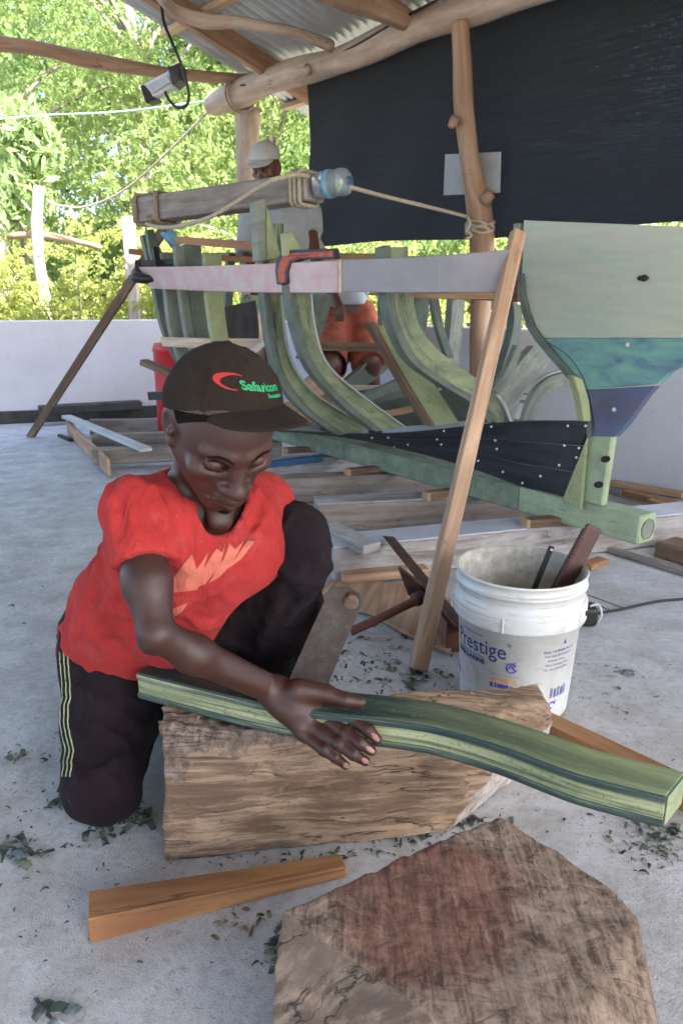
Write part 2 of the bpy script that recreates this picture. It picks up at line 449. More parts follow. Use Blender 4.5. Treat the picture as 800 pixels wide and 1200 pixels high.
MT['ribgrey'] = wood('grey_green_rib', (.30, .30, .25), (.13, .14, .12), .7, paint=(.24, .26, .21), paint2=(.15, .165, .135), paint_cut=.5, stain=(.07, .07, .06), stain_amt=.6)
MT['ribyel'] = wood('yellow_green_rib', (.27, .27, .15), (.11, .12, .075), .6, paint=(.33, .345, .17), paint2=(.22, .26, .14), paint_cut=.40, stain=(.10, .11, .07), stain_amt=.5)
MT['keel'] = wood('keel_paint', (.26, .27, .20), (.11, .12, .10), .6, paint=(.22, .26, .165), paint2=(.11, .135, .10), paint_cut=.44, stain=(.08, .09, .08), stain_amt=.5, along=.8)
MT['keelend'] = wood('keel_pale_green', (.34, .34, .22), (.18, .18, .12), .6, paint=(.36, .42, .25), paint2=(.25, .30, .18), paint_cut=.36, stain=(.13, .13, .09), stain_amt=.4)
MT['tarblack'] = wood('tarred_plank', (.035, .037, .045), (.012, .013, .017), .42, stain=(.05, .055, .065), stain_amt=.4, cracks=.2)
MT['sheerpink'] = wood('pink_primed_plank', (.50, .40, .36), (.38, .27, .25), .5, paint=(.50, .30, .30), paint2=(.52, .45, .42), paint_cut=.42, cracks=0, ring=.3)
MT['sheergrey'] = wood('grey_primed_plank', (.36, .33, .33), (.27, .25, .26), .5, paint=(.28, .26, .275), paint2=(.24, .225, .235), paint_cut=.36, cracks=0, ring=.2)
MT['batten'] = wood('pale_batten', (.66, .55, .42), (.44, .34, .24), .6, cracks=.1)
MT['stripwhite'] = wood('white_strip', (.62, .62, .60), (.45, .45, .44), .6, cracks=.1, ring=.2)
# the painted curved futtock: lamination lines along the side
def futtock_mats():
    t = NT('futtock_side'); v = t.shift(t.uv)
    n1 = t.noise(t.map(v, (2.2, 150, 1)), 1, 4, .6, .3); n2 = t.noise(t.map(v, (4.5, 55, 1)), 1.0, 5, .62, .8)
    col = t.ramp(n2, [(.34, (.022, .042, .042)), (.44, (.07, .115, .09)), (.52, (.17, .225, .14)), (.60, (.31, .335, .18)), (.70, (.10, .15, .12))])
    vv = t.math('DIVIDE', t.math('SUBTRACT', t.n('SeparateXYZ', {0: t.uv}, 1), .7), .054); vv = t.math('ADD', vv, t.math('MULTIPLY', t.math('SUBTRACT', t.noise(t.map(v, (3, 8, 1)), 1, 4, .6), .5), .7))
    bm_ = t.ramp(vv, [(.12, 0), (.30, 1), (.66, 1), (.82, 0)]); yl = t.ramp(n2, [(.36, (.15, .18, .10)), (.5, (.30, .325, .17)), (.66, (.40, .41, .23))]); dk = t.ramp(n2, [(.36, (.022, .038, .038)), (.55, (.055, .085, .07)), (.7, (.16, .20, .14))])
    col = t.mix(bm_, dk, yl)
    ln = t.ramp(n1, [(.33, 1), (.45, 0)]); col = t.mix(t.math('MULTIPLY', ln, .65), col, (.028, .04, .036))
    sp = t.noise(v, 160, 3, .7); col = t.mix(t.ramp(sp, [(.58, 0), (.68, .7)]), col, (.05, .05, .03))
    a = t.done(col, .5, t.bump(t.math('ADD', n1, t.math('MULTIPLY', sp, .5)), .0016))
    t = NT('futtock_top'); v = t.shift(t.uv)
    n3 = t.noise(t.map(v, (3.5, 26, 1)), 1.2, 6, .68, .6)
    col = t.ramp(n3, [(.3, (.016, .032, .030)), (.5, (.032, .056, .046)), (.72, (.085, .12, .08))])
    c2 = t.ramp(n3, [(.3, (.15, .19, .105)), (.5, (.23, .275, .135)), (.7, (.33, .37, .18))])
    grad = t.ramp(t.math('MULTIPLY_ADD', n3, .35, t.math('ADD', t.n('SeparateXYZ', {0: t.ob}, 0), .40)), [(.55, 0), (.95, 1)])
    col = t.mix(grad, col, c2); sp = t.noise(v, 120, 3, .7)
    col = t.mix(t.ramp(sp, [(.6, 0), (.7, .6)]), col, (.30, .33, .22))
    b = t.done(col, .38, t.bump(t.math('ADD', t.noise(t.map(v, (2, 50, 1)), 1, 3), t.math('MULTIPLY', sp, .4)), .0008))
    return a, b
MT['fut_side'], MT['fut_top'] = futtock_mats()
def log_mat(name, rot, light, dark, chips=None, cut=None):
    t = NT(name); b0 = t.map(t.ob, rot=rot)
    wv = t.noise(b0, 4, 3, .5, 0, 1); b = t.n('VectorMath', {0: b0, 1: t.n('VectorMath', {0: wv, 'Scale': .03}, operation='SCALE')}, operation='ADD')
    f = t.noise(t.map(b, (2.6, 75, 75)), 1, 9, .7); f2 = t.noise(t.map(b, (1.2, 9, 9)), 1, 4, .6)
    fac = t.math('MULTIPLY_ADD', f2, .45, t.math('MULTIPLY', f, .55))
    col = t.ramp(fac, [(.34, mul(dark, .7)), (.46, mul(dark, 1.25)), (.54, light), (.68, mul(light, 1.3))])
    big = t.noise(t.ob, 5, 4, .6); col = t.mix(t.ramp(big, [(.4, 0), (.7, .6)]), col, (dark[0] * .75, dark[1] * .8, dark[2] * .85))
    gb = t.noise(t.ob, 3.1, 3, .6, .4); col = t.mix(t.ramp(gb, [(.48, 0), (.66, .55)]), col, (light[0] * 1.1, light[1] * 1.08, light[2] * 1.06))
    cn = t.noise(t.map(b, (.9, 13, 13)), 1, 5, .6, .15); ck = t.ramp(t.math('ABSOLUTE', t.math('SUBTRACT', cn, .5)), [(0, 1), (.003, .5), (.007, 0)])
    ck = t.math('MULTIPLY', ck, t.ramp(t.noise(t.ob, 7, 2), [(.42, 0), (.52, 1)]))
    col = t.mix(t.math('MULTIPLY', ck, .9), col, mul(dark, .18)); h = t.math('SUBTRACT', fac, t.math('MULTIPLY', ck, .5))
    if chips:  # axe cuts and sawdust on the upward face
        nz = t.n('SeparateXYZ', {0: t.n('NewGeometry', {}, 1)}, 2); up = t.ramp(nz, [(.55, 0), (.8, 1)])
        c1 = t.noise(t.map(t.ob, (60, 7, 7), rot=(0, 0, .75)), 1.6, 10, .8, .3); c2 = t.noise(t.map(t.ob, (11, 16, 9), rot=(0, 0, .2)), 2.4, 12, .84, .7)
        cc = t.math('MULTIPLY_ADD', c1, .45, t.math('MULTIPLY', c2, .55))
        vo = t.n('TexVoronoi', {'Vector': t.map(t.n('VectorMath', {0: t.ob, 1: t.n('VectorMath', {0: t.noise(t.ob, 9, 3, .6, 0, 1), 'Scale': .04}, operation='SCALE')}, operation='ADD'), (30, 9, 9), rot=(0, 0, .75)), 'Scale': 1.6}, 0, feature='DISTANCE_TO_EDGE')
        vo2 = t.n('TexVoronoi', {'Vector': t.map(t.ob, (7, 34, 9), rot=(0, 0, .45)), 'Scale': 1.9}, 0, feature='DISTANCE_TO_EDGE')
        cutl = t.math('MAXIMUM', t.math('MULTIPLY', t.ramp(vo, [(.0, 1), (.022, 0)]), t.ramp(t.noise(t.ob, 13, 4), [(.48, 0), (.58, 1)])), t.math('MULTIPLY', t.ramp(vo2, [(0, 1), (.02, 0)]), t.ramp(t.noise(t.map(t.ob, loc=(3, 1, 2)), 11, 4), [(.52, 0), (.60, 1)])))
        tc = t.ramp(cc, [(.39, mul(dark, .4)), (.45, mul(dark, 1.3)), (.50, mul(light, 1.15)), (.57, (light[0] * 1.75, light[1] * 1.8, light[2] * 1.9))])
        red = t.n('TexGradient', {0: t.map(t.ob, (5.2, 5.2, 3), loc=chips)}, 1, gradient_type='SPHERICAL')
        rm = t.ramp(t.math('ADD', red, t.math('MULTIPLY', t.math('SUBTRACT', t.noise(t.ob, 14, 5, .7), .5), .9)), [(.30, 0), (.55, .8)])
        tc = t.mix(rm, tc, t.ramp(cc, [(.40, (.06, .022, .014)), (.5, (.24, .090, .055)), (.60, (.44, .23, .16))]))
        tc = t.mix(t.math('MULTIPLY', cutl, .55), tc, mul(dark, .25)); col = t.mix(up, col, tc); h = t.mix(up, h, t.math('MULTIPLY_ADD', cutl, -.5, t.math('MULTIPLY', cc, 2.8)))
    if cut:
        dt = t.n('VectorMath', {0: t.n('NewGeometry', {}, 1), 1: Vector(cut).normalized()}, 1, operation='DOT_PRODUCT')
        cm = t.ramp(t.math('ADD', dt, t.math('MULTIPLY', t.math('SUBTRACT', t.noise(t.ob, 18, 5, .7), .5), .25)), [(.84, 0), (.92, 1)])
        pc = t.noise(t.map(t.ob, (30, 30, 9)), 1, 6, .7, .5); col = t.mix(cm, col, t.ramp(pc, [(.35, (.24, .18, .135)), (.5, (.42, .36, .31)), (.65, (.56, .52, .48))]))
        sx = t.n('SeparateXYZ', {0: t.ob}, 0); sz = t.n('SeparateXYZ', {0: t.ob}, 2); nz2 = t.noise(t.ob, 16, 6, .75)
        k1 = t.math('ADD', t.math('MULTIPLY', t.math('SUBTRACT', sz, .215), 14.0), t.math('ADD', t.math('MULTIPLY', t.math('SUBTRACT', -.02, sx), 3.0), t.math('MULTIPLY', t.math('SUBTRACT', nz2, .5), 3.6)))
        bk_ = t.noise(t.map(t.ob, (60, 60, 34)), 1, 8, .8, .2); col = t.mix(t.ramp(k1, [(.35, 0), (.6, .85)]), col, t.ramp(bk_, [(.38, (.05, .035, .025)), (.5, (.15, .11, .085)), (.64, (.30, .24, .20))]))
    sp = t.noise(t.ob, 130, 2, .6); col = t.mix(t.ramp(sp, [(.6, 0), (.72, .4)]), col, mul(dark, .4))
    return t.done(col, .85, t.bump(h, .0055, 1.0))
def flat(name, col, rough=.6, bumpscale=0, bumpd=.0005, var=.15, metal=0, spec=.4, vscale=12):
    t = NT(name); n = t.noise(t.ob, vscale, 5, .6)
    c = t.ramp(n, [(.3, mul(col, 1 - var)), (.7, mul(col, 1 + var))])
    nm = t.bump(t.noise(t.ob, bumpscale, 3), bumpd) if bumpscale else None
    return t.done(c, rough, nm, spec, Metallic=metal)
def rust():
    t = NT('rusty_steel'); n = t.noise(t.ob, 22, 7, .7); n2 = t.noise(t.ob, 110, 4, .7); n3 = t.noise(t.map(t.ob, (3, 3, 20)), 3, 4, .6)
    col = t.ramp(n, [(.3, (.034, .022, .017)), (.5, (.044, .036, .032)), (.62, (.062, .057, .054)), (.75, (.095, .093, .092))])
    col = t.mix(t.ramp(n2, [(.60, 0), (.72, .4)]), col, (.16, .15, .145)); col = t.mix(t.ramp(n3, [(.5, 0), (.7, .5)]), col, (.07, .03, .02))
    return t.done(col, .65, t.bump(t.math('ADD', n, n2), .0008), .25, Metallic=.15)
MT['rust'] = rust()
MT['iron'] = flat('dark_rusty_iron', (.075, .038, .028), .6, 90, .0006, .5, .3, vscale=30)
MT['black'] = flat('black_metal', (.018, .017, .018), .45, 40, .0003, .4)
MT['blackcable'] = flat('black_cable', (.014, .014, .014), .5)
MT['orangeclamp'] = flat('orange_clamp_paint', (.36, .05, .012), .45, 60, .0004, .35, vscale=40)
MT['rope'] = flat('pale_rope', (.42, .35, .26), .9, 400, .002, .3, vscale=90)
MT['ropebrown'] = flat('brown_rope', (.26, .19, .13), .9, 400, .002, .35, vscale=90)
MT['line'] = flat('blue_green_line', (.35, .55, .50), .7)
MT['redplastic'] = flat('red_plastic', (.48, .015, .014), .4, var=.08)
MT['screw'] = flat('pale_screw_head', (.62, .60, .52), .5, var=.3, vscale=200)
MT['hole'] = flat('dark_bored_wood', (.03, .02, .014), .9, var=.5, vscale=80)
MT['bluepaint'] = flat('blue_paint', (.03, .09, .19), .5, 30, .0005, .3)
MT['bluelight'] = flat('light_blue_paint', (.16, .36, .50), .6, 30, .0005, .2)
MT['whiteboard'] = flat('grey_board', (.34, .35, .36), .6, var=.08)
MT['lampwhite'] = flat('white_box', (.55, .56, .55), .5, var=.15, vscale=60)
MT['cloth'] = flat('grey_shirt', (.33, .34, .35), .9, 260, .0006, .12)
MT['capgrey'] = flat('grey_cap', (.42, .40, .38), .9, 260, .0006, .12)
MT['shorts'] = flat('orange_shorts', (.34, .085, .045), .9, 200, .0006, .4)
MT['label_navy'] = flat('navy_print', (.03, .035, .16), .5, var=.3, vscale=200)
MT['label_purple'] = flat('purple_print', (.10, .09, .42), .5, var=.45, vscale=60)
MT['label_orange'] = flat('faded_orange_print', (.62, .38, .18), .6, var=.3, vscale=60)
MT['label_pale'] = flat('worn_bread_picture', (.52, .46, .42), .6, var=.18, vscale=50)
MT['label_grey'] = flat('worn_small_print', (.20, .20, .27), .6, var=.5, vscale=120)
MT['lime'] = flat('lime_piping', (.34, .38, .20), .8, var=.2, vscale=80)
MT['nail'] = flat('fingernail', (.30, .165, .125), .35, var=.15, vscale=80)
MT['capred'] = flat('red_thread', (.42, .03, .028), .7, var=.1); MT['capgreen'] = flat('green_thread', (.035, .30, .12), .7, var=.1)
MT['hair'] = flat('black_hair', (.010, .008, .007), 1.0, 500, .002, .5, spec=.05, vscale=300)
MT['trunk'] = wood('bark', (.26, .22, .18), (.11, .09, .07), .9, along=4, across=18)
MT['post_out'] = wood('sun_bleached_post', (.50, .44, .38), (.30, .25, .2), .9)
def skin(name, base, rough=.36):
    t = NT(name); n = t.noise(t.ob, 9, 4, .55); n2 = t.noise(t.ob, 110, 4, .6); n3 = t.noise(t.ob, 700, 2, .5)
    col = t.ramp(n, [(.3, mul(base, .72)), (.6, base), (.8, (base[0] * 1.35, base[1] * 1.25, base[2] * 1.25))])
    col = t.mix(t.ramp(n2, [(.45, 0), (.75, .35)]), col, mul(base, .6))
    r = t.math('MULTIPLY_ADD', n2, .25, rough)
    return t.done(col, r, t.bump(t.math('MULTIPLY_ADD', n2, .3, n3), .00035, .8), .5, Subsurface_Weight=.03, Subsurface_Radius=(.01, .004, .002), Subsurface_Scale=.3)
MT['skin'] = skin('dark_brown_skin', (.050, .0178, .0112)); MT['skin2'] = skin('brown_skin', (.11, .045, .03))
def fabric(name, base, dark, weave=900, rough=.9, dust=None):
    t = NT(name); n = t.noise(t.ob, 7, 4, .6); n2 = t.noise(t.ob, weave, 2, .5); f = t.noise(t.map(t.ob, (16, 16, 7)), 1, 4, .6, 1)
    col = t.ramp(n, [(.3, dark), (.7, base)])
    if dust:
        dn = t.noise(t.ob, 11, 6, .75); col = t.mix(t.ramp(dn, [(.52, 0), (.75, .5)]), col, dust)
        sp = t.noise(t.ob, 260, 2, .5); col = t.mix(t.ramp(sp, [(.70, 0), (.75, .6)]), col, mul(dust, 1.6))
    h = t.math('MULTIPLY_ADD', f, 14.0, n2)
    return t.done(col, rough, t.bump(h, .0009, .9), .08, Sheen_Weight=.02, Sheen_Roughness=.5)
MT['red'] = fabric('faded_red_cotton', (.44, .042, .038), (.31, .026, .025), dust=(.42, .11, .095))
MT['print'] = fabric('salmon_print', (.62, .20, .14), (.50, .13, .09))
MT['trouser'] = fabric('dark_plum_trousers', (.020, .013, .0155), (.010, .007, .0085), 700, .85, dust=(.032, .023, .025))
MT['capbrown'] = fabric('dark_brown_cap', (.030, .0215, .016), (.021, .015, .0115), 1200, .9, dust=(.045, .035, .027))
def concrete():
    t = NT('worn_concrete'); o = t.ob
    a = t.noise(o, 1.1, 6, .6, .3); b = t.noise(o, 7, 6, .7); c = t.noise(o, 60, 5, .7); d = t.noise(o, 320, 2, .5)
    col = t.ramp(a, [(.3, (.46, .455, .445)), (.5, (.54, .535, .53)), (.7, (.61, .615, .62))])
    col = t.mix(t.ramp(b, [(.38, .55), (.6, 0)]), col, (.33, .305, .28)); col = t.mix(t.ramp(b, [(.58, 0), (.75, .6)]), col, (.60, .605, .61))
    col = t.mix(t.ramp(c, [(.3, .5), (.5, 0)]), col, (.22, .205, .19)); col = t.mix(t.ramp(d, [(.6, 0), (.72, .6)]), col, (.17, .16, .15))
    bl = t.noise(o, 2.6, 4, .6, .8); col = t.mix(t.ramp(bl, [(.64, 0), (.72, .45)]), col, (.23, .30, .33))
    dk = t.noise(o, 34, 3, .8, .6); col = t.mix(t.ramp(dk, [(.68, 0), (.73, .8)]), col, (.10, .095, .08)); st = t.noise(o, 4.2, 7, .72, 1.4); col = t.mix(t.ramp(st, [(.54, 0), (.66, .42)]), col, (.25, .225, .19)); sm = t.noise(t.map(o, (1.2, 4.5, 1)), 2.5, 6, .7, 1.0); col = t.mix(t.ramp(sm, [(.56, 0), (.68, .4)]), col, (.66, .67, .68))
    return t.done(col, t.ramp(b, [(.3, .75), (.7, .55)]), t.bump(t.math('MULTIPLY_ADD', c, 1.0, t.math('MULTIPLY', d, .5)), .0022), .35)
MT['floor'] = concrete()
def wallm():
    t = NT('white_painted_render'); a = t.noise(t.ob, 1.5, 5, .6); b = t.noise(t.ob, 14, 5, .65)
    col = t.ramp(a, [(.3, (.55, .54, .56)), (.7, (.68, .67, .70))]); col = t.mix(t.ramp(b, [(.55, 0), (.75, .3)]), col, (.42, .40, .40))
    return t.done(col, .7, t.bump(t.math('ADD', b, a), .002), .3)
MT['wall'] = wallm(); MT['skirting'] = flat('dark_skirting', (.05, .048, .045), .8, 40, .001, .35)
MT['greycement'] = flat('grey_cement', (.24, .23, .22), .85, 40, .002, .25)
def ground():
    t = NT('sandy_ground'); a = t.noise(t.ob, .7, 6, .65); b = t.noise(t.ob, 12, 5, .7)
    col = t.ramp(a, [(.35, (.27, .25, .21)), (.55, (.36, .34, .29)), (.7, (.15, .18, .09))]); col = t.mix(t.ramp(b, [(.4, .4), (.6, 0)]), col, (.2, .16, .1))
    return t.done(col, .95, t.bump(b, .02), .1)
MT['ground'] = ground()
def tarp():
    t = NT('black_shade_cloth'); v = t.map(t.ob, (6, 6, 120), rot=(0, 0, 0)); a = t.noise(v, 1, 4, .7); e = t.noise(t.ob, .9, 3, .5, .6)
    f = t.noise(t.map(t.ob, (90, 90, 90)), 1, 4, .8); wv = t.noise(t.map(t.ob, (2, 2, 26)), 1, 3, .5, .6)
    col = t.mix(t.ramp(a, [(.4, 0), (.7, 1)]), (.005, .005, .0055), (.014, .014, .015))
    nm = t.bump(t.math('MULTIPLY_ADD', wv, 2.0, a), .003); t.done(col, .75, nm, .25)
    tr = t.n('BsdfTranslucent', {'Color': (.03, .035, .05), 'Normal': nm}); tp = t.n('BsdfTransparent', {})
    m1 = t.t.nodes.new('ShaderNodeMixShader'); t.set(m1, 0, .25); t.t.links.new(t.b.outputs[0], m1.inputs[1]); t.t.links.new(tr, m1.inputs[2])
    gg = t.n('TexGradient', {0: t.map(t.n('NewGeometry', {}, 0), (.95, .95, 1.7), loc=(0, 0, 0))}, 1, gradient_type='SPHERICAL')
    pin = t.math('MULTIPLY', t.math('MULTIPLY', t.ramp(f, [(.50, 0), (.62, 1)]), t.ramp(a, [(.42, 0), (.6, 1)])), t.ramp(t.math('ADD', gg, t.math('MULTIPLY', t.math('SUBTRACT', e, .5), .8)), [(.1, 0), (.7, 1)]))
    m2 = t.t.nodes.new('ShaderNodeMixShader'); t.set(m2, 0, t.math('MULTIPLY', pin, .035)); t.t.links.new(m1.outputs[0], m2.inputs[1]); t.t.links.new(tp, m2.inputs[2])
    t.t.links.new(m2.outputs[0], t.out.inputs[0]); return t.m
MT['tarp'] = tarp()
def zinc():
    t = NT('corrugated_zinc'); a = t.noise(t.ob, 3, 5, .6); b = t.noise(t.ob, 40, 4, .7)
    col = t.ramp(a, [(.3, (.38, .38, .37)), (.7, (.54, .55, .54))]); col = t.mix(t.ramp(b, [(.55, 0), (.8, .35)]), col, (.30, .24, .18))
    return t.done(col, .42, None, .5, Metallic=.35)
MT['zinc'] = zinc()
def leaf(name, c1, c2, tr=.45):
    t = NT(name); n = t.noise(t.ob, 1.3, 3, .6); n2 = t.noise(t.ob, 9, 2, .6)
    col = t.mix(t.ramp(n2, [(.35, 0), (.65, 1)]), t.mix(t.ramp(n, [(.35, 0), (.65, 1)]), c1, c2), mul(c2, 1.2))
    t.done(col, .55, None, .3)
    x = t.n('BsdfTranslucent', {'Color': t.mix(.5, col, (c2[0] * 1.6, c2[1] * 1.5, c2[2]))})
    m = t.t.nodes.new('ShaderNodeMixShader'); t.set(m, 0, tr); t.t.links.new(t.b.outputs[0], m.inputs[1]); t.t.links.new(x, m.inputs[2]); t.t.links.new(m.outputs[0], t.out.inputs[0])
    return t.m
MT['leafA'] = leaf('tree_leaves', (.16, .24, .08), (.25, .31, .12), .68); MT['leafB'] = leaf('vine_leaves', (.22, .29, .08), (.34, .36, .11), .6)
MT['leafC'] = leaf('dark_tree_leaves', (.13, .20, .07), (.18, .25, .08), .55); MT['leafD'] = leaf('pale_leaves', (.20, .30, .13), (.28, .36, .16), .6)
def bucketm():
    t = NT('white_bucket_plastic'); b = t.noise(t.ob, 6, 6, .7, .4); c = t.noise(t.map(t.ob, (20, 20, 60)), 1, 5, .7); z = t.n('SeparateXYZ', {0: t.ob}, 2)
    col = t.ramp(b, [(.35, (.54, .53, .49)), (.6, (.66, .66, .64))]); col = t.mix(t.ramp(c, [(.56, 0), (.70, .5)]), col, (.36, .29, .20)); hh_ = t.noise(t.map(t.ob, (3, 3, 160)), 1, 3, .6); col = t.mix(t.math('MULTIPLY', t.ramp(hh_, [(.60, 0), (.66, .6)]), t.ramp(z, [(.22, 0), (.26, 1)])), col, (.30, .22, .15))
    return t.done(col, .38, t.bump(b, .001), .5)
MT['bucket'] = bucketm()
def bucketin():
    t = NT('bucket_inside_grime'); b = t.noise(t.ob, 28, 6, .75); c = t.noise(t.ob, 9, 4, .6)
    col = t.ramp(b, [(.35, (.36, .32, .25)), (.55, (.52, .49, .42)), (.7, (.64, .62, .56))]); col = t.mix(t.ramp(c, [(.5, 0), (.7, .4)]), col, (.32, .27, .2))
    return t.done(col, .7, t.bump(b, .001), .3)
MT['bucketin'] = bucketin()
def clear():
    t = NT('clear_bottle'); t.done((.75, .85, .9), .12, None, .5, Transmission_Weight=.75, IOR=1.33); return t.m
MT['clear'] = clear()
def panelm(name, c1, c2, c3, sc1=3.0):
    t = NT(name); o = t.shift(t.ob); a = t.noise(t.map(o, (1, 1, 3)), sc1, 5, .65, .8); b = t.noise(t.map(o, (3, 3, 30)), 1.5, 4, .6)
    col = t.ramp(a, [(.36, c1), (.52, c2), (.64, c3)]); col = t.mix(t.ramp(b, [(.35, .25), (.6, 0)]), col, mul(c1, .75))
    s2 = t.noise(t.map(o, (6, 6, 14)), 2.0, 6, .75, .7); col = t.mix(t.ramp(s2, [(.60, 0), (.72, .35)]), col, mul(c3, .5))
    return t.done(col, .5, t.bump(b, .0006), .4)
MT['panel1'] = panelm('pale_mint_paint', (.40, .45, .36), (.45, .47, .36), (.50, .46, .35), 2.0)
MT['panel2'] = panelm('teal_blue_paint', (.19, .38, .30), (.14, .28, .27), (.085, .15, .25), 5)
MT['panel3'] = panelm('slate_purple_paint', (.11, .10, .15), (.10, .11, .19), (.08, .12, .2), 5)
# ---------------- ground, floor, walls, shed ----------------
def structure(o): o['kind'] = 'structure'; return o
m = MB(); m.add([(-120, -60, -.10), (120, -60, -.10), (120, 200, -.10), (-120, 200, -.10)], [(0, 1, 2, 3)]); structure(m.build('ground', MT['ground']))
BA = G(262, 118, 2.40); BB = G(600, -5, 2.40); bdir = (BB - BA); bdir.z = 0; bdir.normalize(); inn = Vector((-abs(bdir.y), -abs(bdir.x), 0)).normalized(); outn = -inn
WL0 = G(0, 497); WL1 = G(185, 489); wd = (WL1 - WL0).normalized()
# corner of the low wall: left wall line meets the side wall line
SW = BA + outn * .22; SW.z = 0
def isect(p, d, q, e):
    den = d.x * e.y - d.y * e.x; t = ((q.x - p.x) * e.y - (q.y - p.y) * e.x) / den; return p + d * t
CR = isect(Vector((WL0.x, WL0.y, 0)), wd, SW, bdir)
FLc = CR - wd * 9; FRc = CR + bdir * 9
fl = MB()
fp = [CR, FRc, FRc + inn * 7, Vector((-9, -4, 0)), FLc]
fp = [Vector((p.x, p.y, -.12)) for p in fp]; fl.prism(fp, (0, 0, .12)); structure(fl.build('floor', MT['floor']))
wall = thing('low_wall', CR, 'low white rendered wall with dark skirting running round the back of the workshop floor', 'wall')
wn_ = Vector((-wd.y, wd.x, 0)) if wd.x > 0 else Vector((wd.y, -wd.x, 0))
H = .82
def wallseg(a, b, out, t, z0, z1, mat, name, inset=0):
    mm = MB(); o1 = out * t; i1 = out * (-inset)
    mm.prism([a + i1 + Vector((0, 0, z0)), b + i1 + Vector((0, 0, z0)), b + o1 + Vector((0, 0, z0)), a + o1 + Vector((0, 0, z0))], (0, 0, z1 - z0))
    return mm.build(name, mat, wall, bevel=.006)
wallseg(FLc, CR + wd * .16, wn_, .15, -.1, H, MT['wall'], 'wall_panel')
wallseg(CR + bdir * .06, FRc, outn, .15, -.1, H - .002, MT['wall'], 'wall_panel')
sk = wallseg(FLc, CR - wd * .02, wn_, .001, .001, .105, MT['skirting'], 'skirting', .02)
wallseg(CR + bdir * .04, FRc, outn, .001, .001, .06, MT['greycement'], 'skirting', .02)
a = G(98, 478); b = G(192, 476); 
lb = MB(); lb.bar(Vector((a.x, WL0.y - .08, .125)), Vector((b.x, WL1.y - .10, .125)), .12, .07); lb.build('cement_ledge', MT['skirting'], wall, bevel=.008)

# --- shed ---
shed = thing('open_shed', (BA.x, BA.y, 0), 'open-sided shed roof of corrugated metal carried on rough round poles', 'shed')
C0 = P(364, 139, BA.y + .42); zE = C0.z; SL = .30
C0 = Vector((C0.x, C0.y, 0))
def R_(bb, uu, dz=0.0):
    z = zE + SL * uu if uu <= 4.2 else zE + SL * 4.2 - SL * (uu - 4.2)
    return Vector((C0.x, C0.y, 0)) + bdir * bb + inn * uu + Vector((0, 0, z + dz))
def sheet_mesh(L=.84, u0=-.0, u1=4.2):
    n = int(L / .076 * 8); V = []; F = []; us = (u0, (u0 + u1) / 2, u1)
    for i in range(n + 1):
        x = L * i / n; z = .019 * math.sin(2 * math.pi * x / .076)
        for u in us: V.append(((bdir * x + inn * u) + Vector((0, 0, SL * u + z))))
    for i in range(n):
        for k in (0, 1): F.append((3 * i + k, 3 * i + 3 + k, 3 * i + 4 + k, 3 * i + 1 + k))
    me = bpy.data.meshes.new('corrugated_sheet'); me.from_pydata([tuple(v) for v in V], [], F); me.materials.append(MT['zinc'])
    me.polygons.foreach_set('use_smooth', [True] * len(F)); return me
sm = sheet_mesh()
me2 = sm.copy(); 
for v in me2.vertices:
    c = Vector(v.co); uu = c.dot(inn); v.co = c - Vector((0, 0, SL * uu)) + inn * (4.2) + Vector((0, 0, SL * 4.2 - SL * uu))
for i in range(12):
    for me in (sm, me2):
        o = bpy.data.objects.new('corrugated_sheet', me); COL.objects.link(o); o.parent = shed
        o.location = R_(i * .79, 0, .004 * (i % 2)) - ORG[shed.name]
# rafters under the sheets, parallel to the slope
for k, (bb, wdt, hh) in enumerate([(.52, .05, .13), (1.75, .05, .13), (3.3, .05, .13), (4.9, .05, .13), (6.5, .05, .13)]):
    m = MB(); m.bar(R_(bb, .12, -.115), R_(bb, 4.15, -.115), wdt, hh); m.build('rafter', MT['rafter'], shed, bevel=.004)
# battens (parallel with the beam) just under the sheets
for uu in (.25, 1.25, 2.25, 3.3, 4.1):
    m = MB(); m.bar(R_(-.02, uu, -.030), R_(9.3, uu, -.030), .07, .035, up=(0, 0, 1)); m.build('batten', MT['fresh'], shed, bevel=.003)
m = MB(); m.tube([BA - bdir * .12, BA, BA.lerp(BB, .25) + Vector((0, 0, .02)), BA.lerp(BB, .5) - Vector((0, 0, .01)), BA.lerp(BB, .75) + Vector((0, 0, .015)), BB, BB + bdir * 1.5, BB + bdir * 4.5],
                 [.090, .092, .086, .078, .082, .074, .08, .08], 18, wob=.05, smooth_path=5); m.build('round_beam', MT['pole'], shed, smooth=True)
# knots on the beam
for f in (.42,):
    m = MB(); c = BA.lerp(BB, f) + Vector((-.05, -.06, -.03)); m.tube([c, c + Vector((-.035, -.035, -.03))], [.035, .022], 10); m.build('branch_stub', MT['pole'], shed, smooth=True)
# reddish round rafter at the top and the crooked purlin
m = MB(); m.tube([P(360, -22, 3.9), P(400, -6, 4.15), P(440, 8, 4.4), P(476, 24, 4.62)], [.06, .06, .062, .055], 14, wob=.04, smooth_path=4); m.build('round_rafter', MT['polered'], shed, smooth=True)
m = MB(); m.tube([P(188, -6, 4.1), P(205, 12, 4.25), P(238, 24, 4.3), P(275, 26, 4.35), P(310, 32, 4.4), P(345, 38, 4.5), P(388, 54, 4.7)], [.03, .03, .036, .028, .03, .028, .03], 12, wob=.06, smooth_path=5); m.build('crooked_purlin', MT['pole'], shed, smooth=True)
m = MB(); pe = P(-420, 40, 4.6); m.tube([Vector((pe.x, pe.y, -.1)), Vector((pe.x, pe.y, 1.2)), Vector((pe.x, pe.y, pe.z + .05))], [.085, .08, .075], 12, wob=.05, smooth_path=4); m.build('post', MT['pole'], shed, smooth=True)
